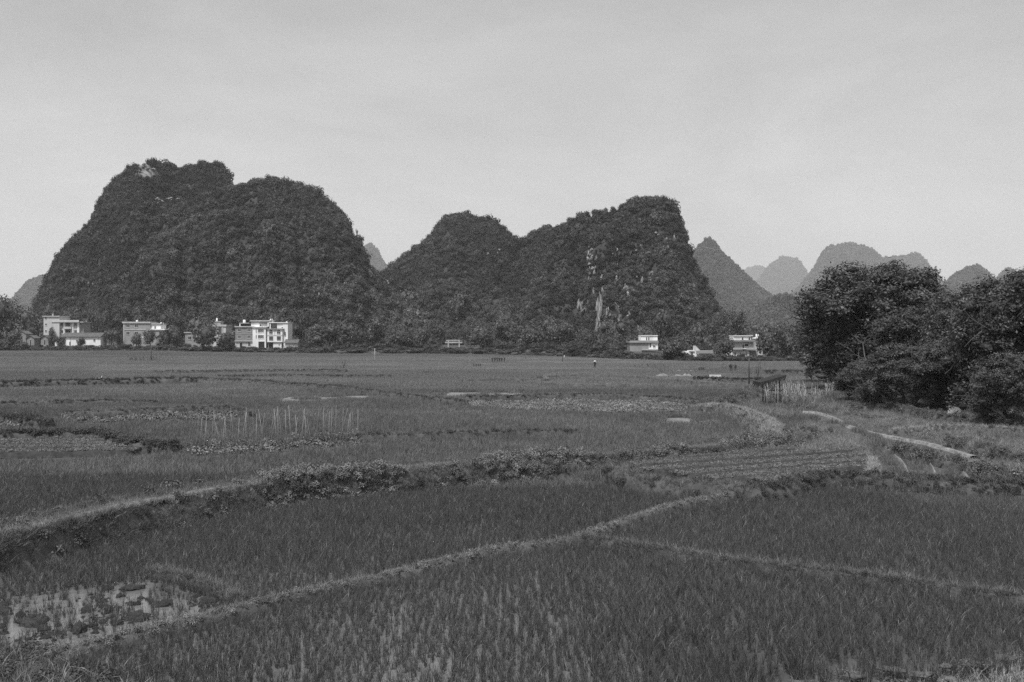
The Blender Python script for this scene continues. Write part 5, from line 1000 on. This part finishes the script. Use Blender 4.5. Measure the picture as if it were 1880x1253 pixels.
def stone_mesh(seed):
    r = np.random.default_rng(seed); n = 8; a = np.linspace(0, 6.283, n, endpoint=False) + r.uniform(-.3, .3, n); R = r.uniform(.55, 1.2, n); top = [(R[i] * math.cos(a[i]), R[i] * math.sin(a[i]), .5 + r.uniform(-.3, .2)) for i in range(n)]; mid = [(v[0] * 1.1, v[1] * 1.1, .2) for v in top]; bot = [(v[0] * .95, v[1] * .95, -.5) for v in top]
    V = top + mid + bot + [(0, 0, .55)]; Fs = [(i, (i + 1) % n, 3 * n) for i in range(n)] + [(n + i, n + (i + 1) % n, (i + 1) % n, i) for i in range(n)] + [(2 * n + i, 2 * n + (i + 1) % n, n + (i + 1) % n, n + i) for i in range(n)]
    me = bpy.data.meshes.new("stone"); me.from_pydata(V, [], Fs); me.materials.append(M["stone"]); me.update(); return me
ST = [stone_mesh(i) for i in range(5)]
for i, (x, y, w, h_, lab) in enumerate(((1567, 1234, 40, 12, "flat stone standing clear at the edge of the near rice"), (1480, 1247, 60, 9, "flat stone left of the clear-standing stone"), (1420, 1251, 50, 8, "last flat stone at the bottom edge"), (1640, 1222, 50, 9, "long flat stone right of the clear-standing stone"), (1690, 1230, 44, 8, "flat stone below the long flat stone"), (1742, 1214, 34, 8, "small flat stone in the middle of the stone edging"), (1790, 1211, 56, 10, "broad flat stone with shadowed side on the stone edging"), (1850, 1200, 48, 9, "flat stone nearest the right edge"), (1530, 1242, 34, 8, "small stone between the two left stones"), (1740, 1240, 40, 8, "stone lying in the grass at the bottom right"))):
    X, Y, _ = P(x, y, .2); s = Y / F; o = link("stone", ST[i % 5], None, (X, Y, .10 + gzf(X, Y)), random.uniform(-.3, .3) + 3.14 * (i % 2), (w * s * .56, w * s * .34, h_ * s * .55)); tag(o, lab, "stone", "stones along the path edge")

# ---------------------------------------------------------------- bean poles, field posts, brush
rb = np.random.default_rng(90)
for i in range(44):
    x = 362 + (656 - 362) * (i + rb.uniform(-.3, .3)) / 43; y = 823 - 12 * (x - 362) / 294 + rb.uniform(-5, 3); X, Y, _ = P(x, y, .1); hgt = rb.uniform(1.5, 2.5); lx, ly = rb.normal(0, .2), rb.normal(0, .15)
    o = MB().tube([(0, 0, -.1), (lx * .5, ly * .5, hgt * .5), (lx * 1.1, ly, hgt)], [.014, .012, .008], 5).build("bean_pole", M["pole"], None, True, (X, Y, .02 + gzf(X, Y))); tag(o, "thin bean pole sticking up from the leafy bean row", "pole", "bean poles in the bean row")
for i, (x, y0, y1, w, m, lab) in enumerate(((148, 630, 648, .09, "white", "thin white post at the field edge below the long white house"), (278, 634, 664, .1, "wood", "thin field post beside the heap of bare branches"), (688, 640, 667, .08, "conc", "thin pale field post left of the far middle field"), (784, 647, 654, .1, "wood", "short post below the tall bamboo"), (965, 654, 661, .14, "wood", "short dark post in the far middle field"), (932, 650, 658, .1, "wood", "small post left of the short dark post"), (1033, 645, 667, .1, "wood", "thin dark post left of the farmer"), (1036, 653, 659, .16, "conc", "stubby pale marker beside the thin dark post"), (1375, 659, 712, .11, "wood", "tallest dark post left of the field hut"), (1388, 664, 690, .07, "wood", "slanting thin post right of the tallest dark post"), (1391, 662, 695, .09, "wood", "straight post right of the slanting thin post"), (1396, 664, 682, .06, "wood", "faint thin post behind the straight post"), (1404, 663, 676, .06, "wood", "faint thin post furthest right of the posts"), (1217, 650, 659, .16, "conc", "stubby pale post at the field edge below the flat-roofed house"), (310, 892, 925, .03, "wood", "thin dark stake on the near bank"), (334, 884, 945, .03, "wood", "tall thin stake in the near bank"), (428, 860, 874, .035, "wood", "short dark stake on the bank beyond the near rice"), (498, 892, 930, .05, "wood", "dark stake at the end of the bank shrubs"))):
    X, Y, _ = P(x, y1, 0); g = gzf(X, Y); h_ = (y1 - y0) / F * Y; b = MB(); sl = .25 if "slanting" in lab else .02; b.tube([(0, 0, -.3), (sl * .5, 0, h_ * .5), (sl, 0, h_)], [w, w * .95, w * .8], 7); b.tube([(sl - w * .1, 0, h_ - .02), (sl, 0, h_ + w * .6)], [w * .8, w * .3], 7); o = b.build("field_post", M[m], None, True, (X, Y, g)); tag(o, lab, "post")
def brush(x, y, w, h_, n, label, seed, m="wood", spread=.6, name="brush_heap", cat="branches"):
    r = np.random.default_rng(seed); X, Y, _ = P(x, y, 0); s = Y / F; b = MB()
    for k in range(n):
        a = r.uniform(-.5, .5) * w * s; l = h_ * s * r.uniform(.5, 1.1); dx, dy = r.normal(0, spread) * l, r.normal(0, .3) * l; p0 = Vector((a, r.normal(0, .4), -.05)); p1 = p0 + Vector((dx * .5, dy * .5, l * .6)); p2 = p0 + Vector((dx, dy, l)); b.tube([p0, p1, p2], [.05, .035, .015], 4)
        b.tube([p1, p1 + Vector((r.normal(0, .3) * l, r.normal(0, .2) * l, l * .4))], [.025, .01], 4)
    o = b.build(name, M[m], None, False, (X, Y, gzf(X, Y))); return tag(o, label, cat)
brush(262, 665, 60, 12, 34, "heap of bare dark branches in the far left field", 1); brush(630, 680, 18, 18, 9, "bare branchy shrub standing in the far middle field", 2, name="bare_shrub", cat="shrub"); brush(785, 688, 40, 7, 22, "low row of dry stalks in the middle field", 3, name="stalk_row", cat="stalks"); brush(1215, 688, 10, 16, 6, "small bare shrub beside the pale low ledge", 4, name="bare_shrub", cat="shrub"); brush(1195, 676, 60, 9, 26, "line of faint dry stalks in the far right field", 5, name="stalk_row", cat="stalks")
brush(120, 985, 30, 16, 8, "pale broken sticks on the near bank at left", 8, m="pole")
def sheaf(x, y, w, h_, lab, seed, name="stalk_bundle", cat="stalks", grp=None):
    r = np.random.default_rng(seed); X, Y, _ = P(x, y, 0); s = Y / F; H = h_ * s; R = w * s / 2; b = MB()
    for k in range(22): a = r.uniform(0, 6.283); q = r.uniform(.2, 1); b.tube([(R * .35 * math.cos(a), R * .35 * math.sin(a), -.05), (R * .3 * q * math.cos(a), R * .3 * q * math.sin(a), H * .45), (R * q * math.cos(a), R * q * math.sin(a), H * r.uniform(.85, 1.05))], [.06, .07, .05], 4)
    b.tube([(0, 0, 0), (0, 0, H * .7)], [R * .35, R * .45], 8); o = b.build(name, M["wood"], None, False, (X, Y, gzf(X, Y))); tag(o, lab, cat, grp)
for k, x in enumerate((904, 908.5, 913, 917, 921, 926)): sheaf(x, 667.5, 4.6, 10.5, ("leftmost dark bundle of stalks" if k == 0 else "rightmost dark bundle of stalks" if k == 5 else "dark bundle of stalks between the two end bundles") + " in the far middle field", 60 + k, grp="row of upright stalk bundles")
for k, x in enumerate((870, 874, 878.5, 882)): sheaf(x, 676, 2.6, 7.5, "small stalk bundle in the row left of the larger dark bundles", 70 + k, grp="row of small stalk bundles")
sheaf(1342, 685, 10, 16, "dark leafy stook in the far right field", 80, "stook", "stook"); sheaf(1350, 684, 6, 14, "narrow stook beside the dark leafy stook", 81, "stook", "stook")
e = tree(1288, 675, 684, 16, 196, "dbush", "small spreading bush in the far right field", "bush", "bush")
# pale plastic tunnel and low ledges in the far right field
X, Y, _ = P(1312, 697, 0); s = Y / F; b = MB(); R, L_ = .75, 22 * s; n = 9; V = [(x_, R * .9 * math.cos(math.pi * k / n), R * math.sin(math.pi * k / n) * 1.0) for x_ in np.linspace(-L_ / 2, L_ / 2, 9) for k in range(n + 1)]
b.add(V, [(i * (n + 1) + k, i * (n + 1) + k + 1, (i + 1) * (n + 1) + k + 1, (i + 1) * (n + 1) + k) for i in range(8) for k in range(n)] + [tuple(range(n + 1)), tuple(8 * (n + 1) + k for k in range(n + 1))[::-1]])
o = b.build("crop_tunnel", M["plastic"], None, True, (X, Y, gzf(X, Y) + .02)); tag(o, "low pale plastic crop tunnel in the far right field", "crop tunnel")
for i, (x0, x1, y, h_, lab) in enumerate(((1196, 1270, 694, .7, "uneven pale earth ledge left of the plastic tunnel"), (1241, 1278, 684, .45, "short pale ledge behind the uneven one"), (1140, 1172, 661, .6, "pale low kerb at the far edge of the right field"))):
    X0, Y, _ = P(x0, y); X1 = (x1 - W0 / 2) / F * Y; n = 26; t = np.linspace(0, 1, n); Xc = X0 + (X1 - X0) * t; hh = h_ * (.7 + .4 * fbm(t * 9 + i, t * 0, 3)); o5 = np.array([-.5, -.35, 0, .35, .5]); X_ = Xc[:, None] + 0 * o5; Y_ = Y + o5[None, :] * 1.2 + .5 * fbm(t * 4 + i, t * 0, 2)[:, None]; Z_ = hh[:, None] * np.array([-.1, .8, 1, .8, -.1]) + gz(X_, Y_) + .02
    tag(link("ledge", grid_mesh("ledge", X_, Y_, Z_, [M["path"]])), lab, "ledge")
V, Fs = ICO2; 
b = MB(); X, Y, _ = P(182, 709, 0); b.add([(v[0] * .32, v[1] * .14, .62 + v[2] * .15) for v in V], [tuple(f) for f in Fs]); b.tube([(.25, 0, .66), (.36, 0, .8), (.32, 0, .95), (.4, 0, 1.0), (.52, 0, .98)], [.06, .035, .03, .045, .008], 6); b.tube([(0, .04, .5), (0, .04, 0)], .012, 4); b.tube([(.03, -.04, .5), (.03, -.04, 0)], .012, 4)
o = b.build("egret", M["white"], None, True, (X, Y, gzf(X, Y) + .35)); tag(o, "tiny white egret standing in the far left rice", "bird")

# ---------------------------------------------------------------- field hut and stalk fence
hx, hy = 1418, 740; X, Y, _ = P(hx, hy, .3); e = empty("field_hut", (X, Y, .12), "small open field hut with a slanting dark thatched roof", "hut"); s = Y / F
rx = lambda x_: (x_ - hx) * s; rz_ = lambda y_: (hy - y_) * s
for x_, yt, d in ((1405, 703, 0), (1408, 703, 1.6), (1431, 694, 0), (1433, 694, 1.6)): MB().tube([(rx(x_), d, -.3), (rx(x_) + .04, d, rz_(yt) * .5), (rx(x_), d, rz_(yt))], [.07, .06, .055], 6).build("post", M["wood"], e, True)
rf = MB(); P0, P1 = (rx(1393), rz_(704)), (rx(1440), rz_(689.5)); rf.add([(P0[0], -.7, P0[1]), (P1[0], -.7, P1[1]), (P1[0], 2.2, P1[1]), (P0[0], 2.2, P0[1]), (P0[0], -.7, P0[1] + .3), (P1[0], -.7, P1[1] + .22), (P1[0], 2.2, P1[1] + .22), (P0[0], 2.2, P0[1] + .3)], [(0, 3, 2, 1), (4, 5, 6, 7), (0, 1, 5, 4), (1, 2, 6, 5), (2, 3, 7, 6), (3, 0, 4, 7)]); R_ = rf.build("roof", M["thatch"], e)
rr = np.random.default_rng(4); th = MB()
for k in range(60): q = rr.uniform(); th.tube([(P0[0] + (P1[0] - P0[0]) * q, -.7 - rr.uniform(0, .1), P0[1] + (P1[1] - P0[1]) * q + .12), (P0[0] + (P1[0] - P0[0]) * q - .12, -.8 - rr.uniform(0, .2), P0[1] + (P1[1] - P0[1]) * q - rr.uniform(.05, .3))], [.03, .01], 3)
for k in range(14): d = rr.uniform(-.7, 2.2); th.tube([(P0[0], d, P0[1] + .1), (P0[0] - .2, d, P0[1] - rr.uniform(.1, .35))], [.04, .01], 3)
to = th.build("thatch_fringe", M["thatch"], R_); to["kind"] = "stuff"
MB().tube([(rx(1404), -.05, rz_(713)), (rx(1436), -.05, rz_(714))], .05, 6).build("rail", M["wood"], e); MB().tube([(rx(1404), -.05, rz_(705)), (rx(1412), -.05, rz_(713))], .045, 6).build("brace", M["wood"], e)
rc = np.random.default_rng(95); lv = []
for i in range(110):
    x = 1409 + (1532 - 1409) * rc.uniform(); y = np.interp(x, [1400, 1490, 1535], [744, 748, 727]) + rc.uniform(-9, 4); X, Y, _ = P(x, y, .15); hgt = rc.uniform(1.4, 2.5) * (1 if x < 1490 else .75); lx = rc.normal(0, .1)
    o = MB().tube([(0, 0, -.1), (lx, 0, hgt * .6), (lx * 2.2, rc.normal(0, .1), hgt)], [.02, .017, .01], 4).build("dry_stalk", M["straw"], None, True, (X, Y, .03)); tag(o, "dry upright stalk in the thin stalk patch beside the field hut", "stalk", "dry stalks beside the field hut")
    for k in range(3): lv.append((X + lx * 1.2, Y, hgt * rc.uniform(.35, .95)))
SL = [proto_obj(mesh_np("stalk_leaf", *blades(5, (.3, .7), .05, .9, (.2, .7), .03, np.random.default_rng(97), 3), [M["grass"]]))]
scatter("stalk_leaves", np.array(lv), SL, tone=np.clip(rc.normal(1.2, .4, len(lv)), .6, 2.4), label="drooping dry leaves on the stalks beside the field hut", cat="leaves", seed=96)

# ---------------------------------------------------------------- farmer
def farmer(x, y):
    X, Y, _ = P(x, y, 0); e = empty("person", (X, Y, gzf(X, Y) + .03), "person in dark clothes and a pale wide hat standing in the far field", "person", None, .3)
    J = [((0, 0, .95), .15), ((0, 0, 1.15), .16), ((0, -.02, 1.38), .17), ((0, -.02, 1.5), .07), ((0, -.04, 1.6), .1), ((0, -.05, 1.7), .085), ((.1, 0, .9), .1), ((.11, -.03, .5), .07), ((.11, 0, .08), .05), ((.11, -.12, .03), .04), ((-.1, 0, .9), .1), ((-.12, .06, .5), .07), ((-.12, .12, .08), .05), ((-.12, 0, .03), .04),
         ((.2, 0, 1.4), .07), ((.27, -.08, 1.14), .05), ((.2, -.26, .98), .04), ((.19, -.33, .95), .035), ((-.2, 0, 1.4), .07), ((-.28, -.05, 1.14), .05), ((-.22, -.22, .96), .04), ((-.21, -.29, .93), .035)]
    E = [(0, 1), (1, 2), (2, 3), (3, 4), (4, 5), (0, 6), (6, 7), (7, 8), (8, 9), (0, 10), (10, 11), (11, 12), (12, 13), (2, 14), (14, 15), (15, 16), (16, 17), (2, 18), (18, 19), (19, 20), (20, 21)]
    me = bpy.data.meshes.new("body"); me.from_pydata([j[0] for j in J], E, []); o = link("body", me, e); me.materials.append(M["cloth"])
    md = o.modifiers.new("skin", "SKIN"); 
    for i, j in enumerate(J): me.skin_vertices[0].data[i].radius = (j[1], j[1]); me.skin_vertices[0].data[i].use_root = i == 0
    sb = o.modifiers.new("sub", "SUBSURF"); sb.levels = sb.render_levels = 1
    MB().lathe([(.32, 0), (.3, .03), (.12, .16), (.03, .22), (.01, .23)], (0, -.05, 1.68), 16).build("hat", M["hat"], e, True)
farmer(1092, 679)
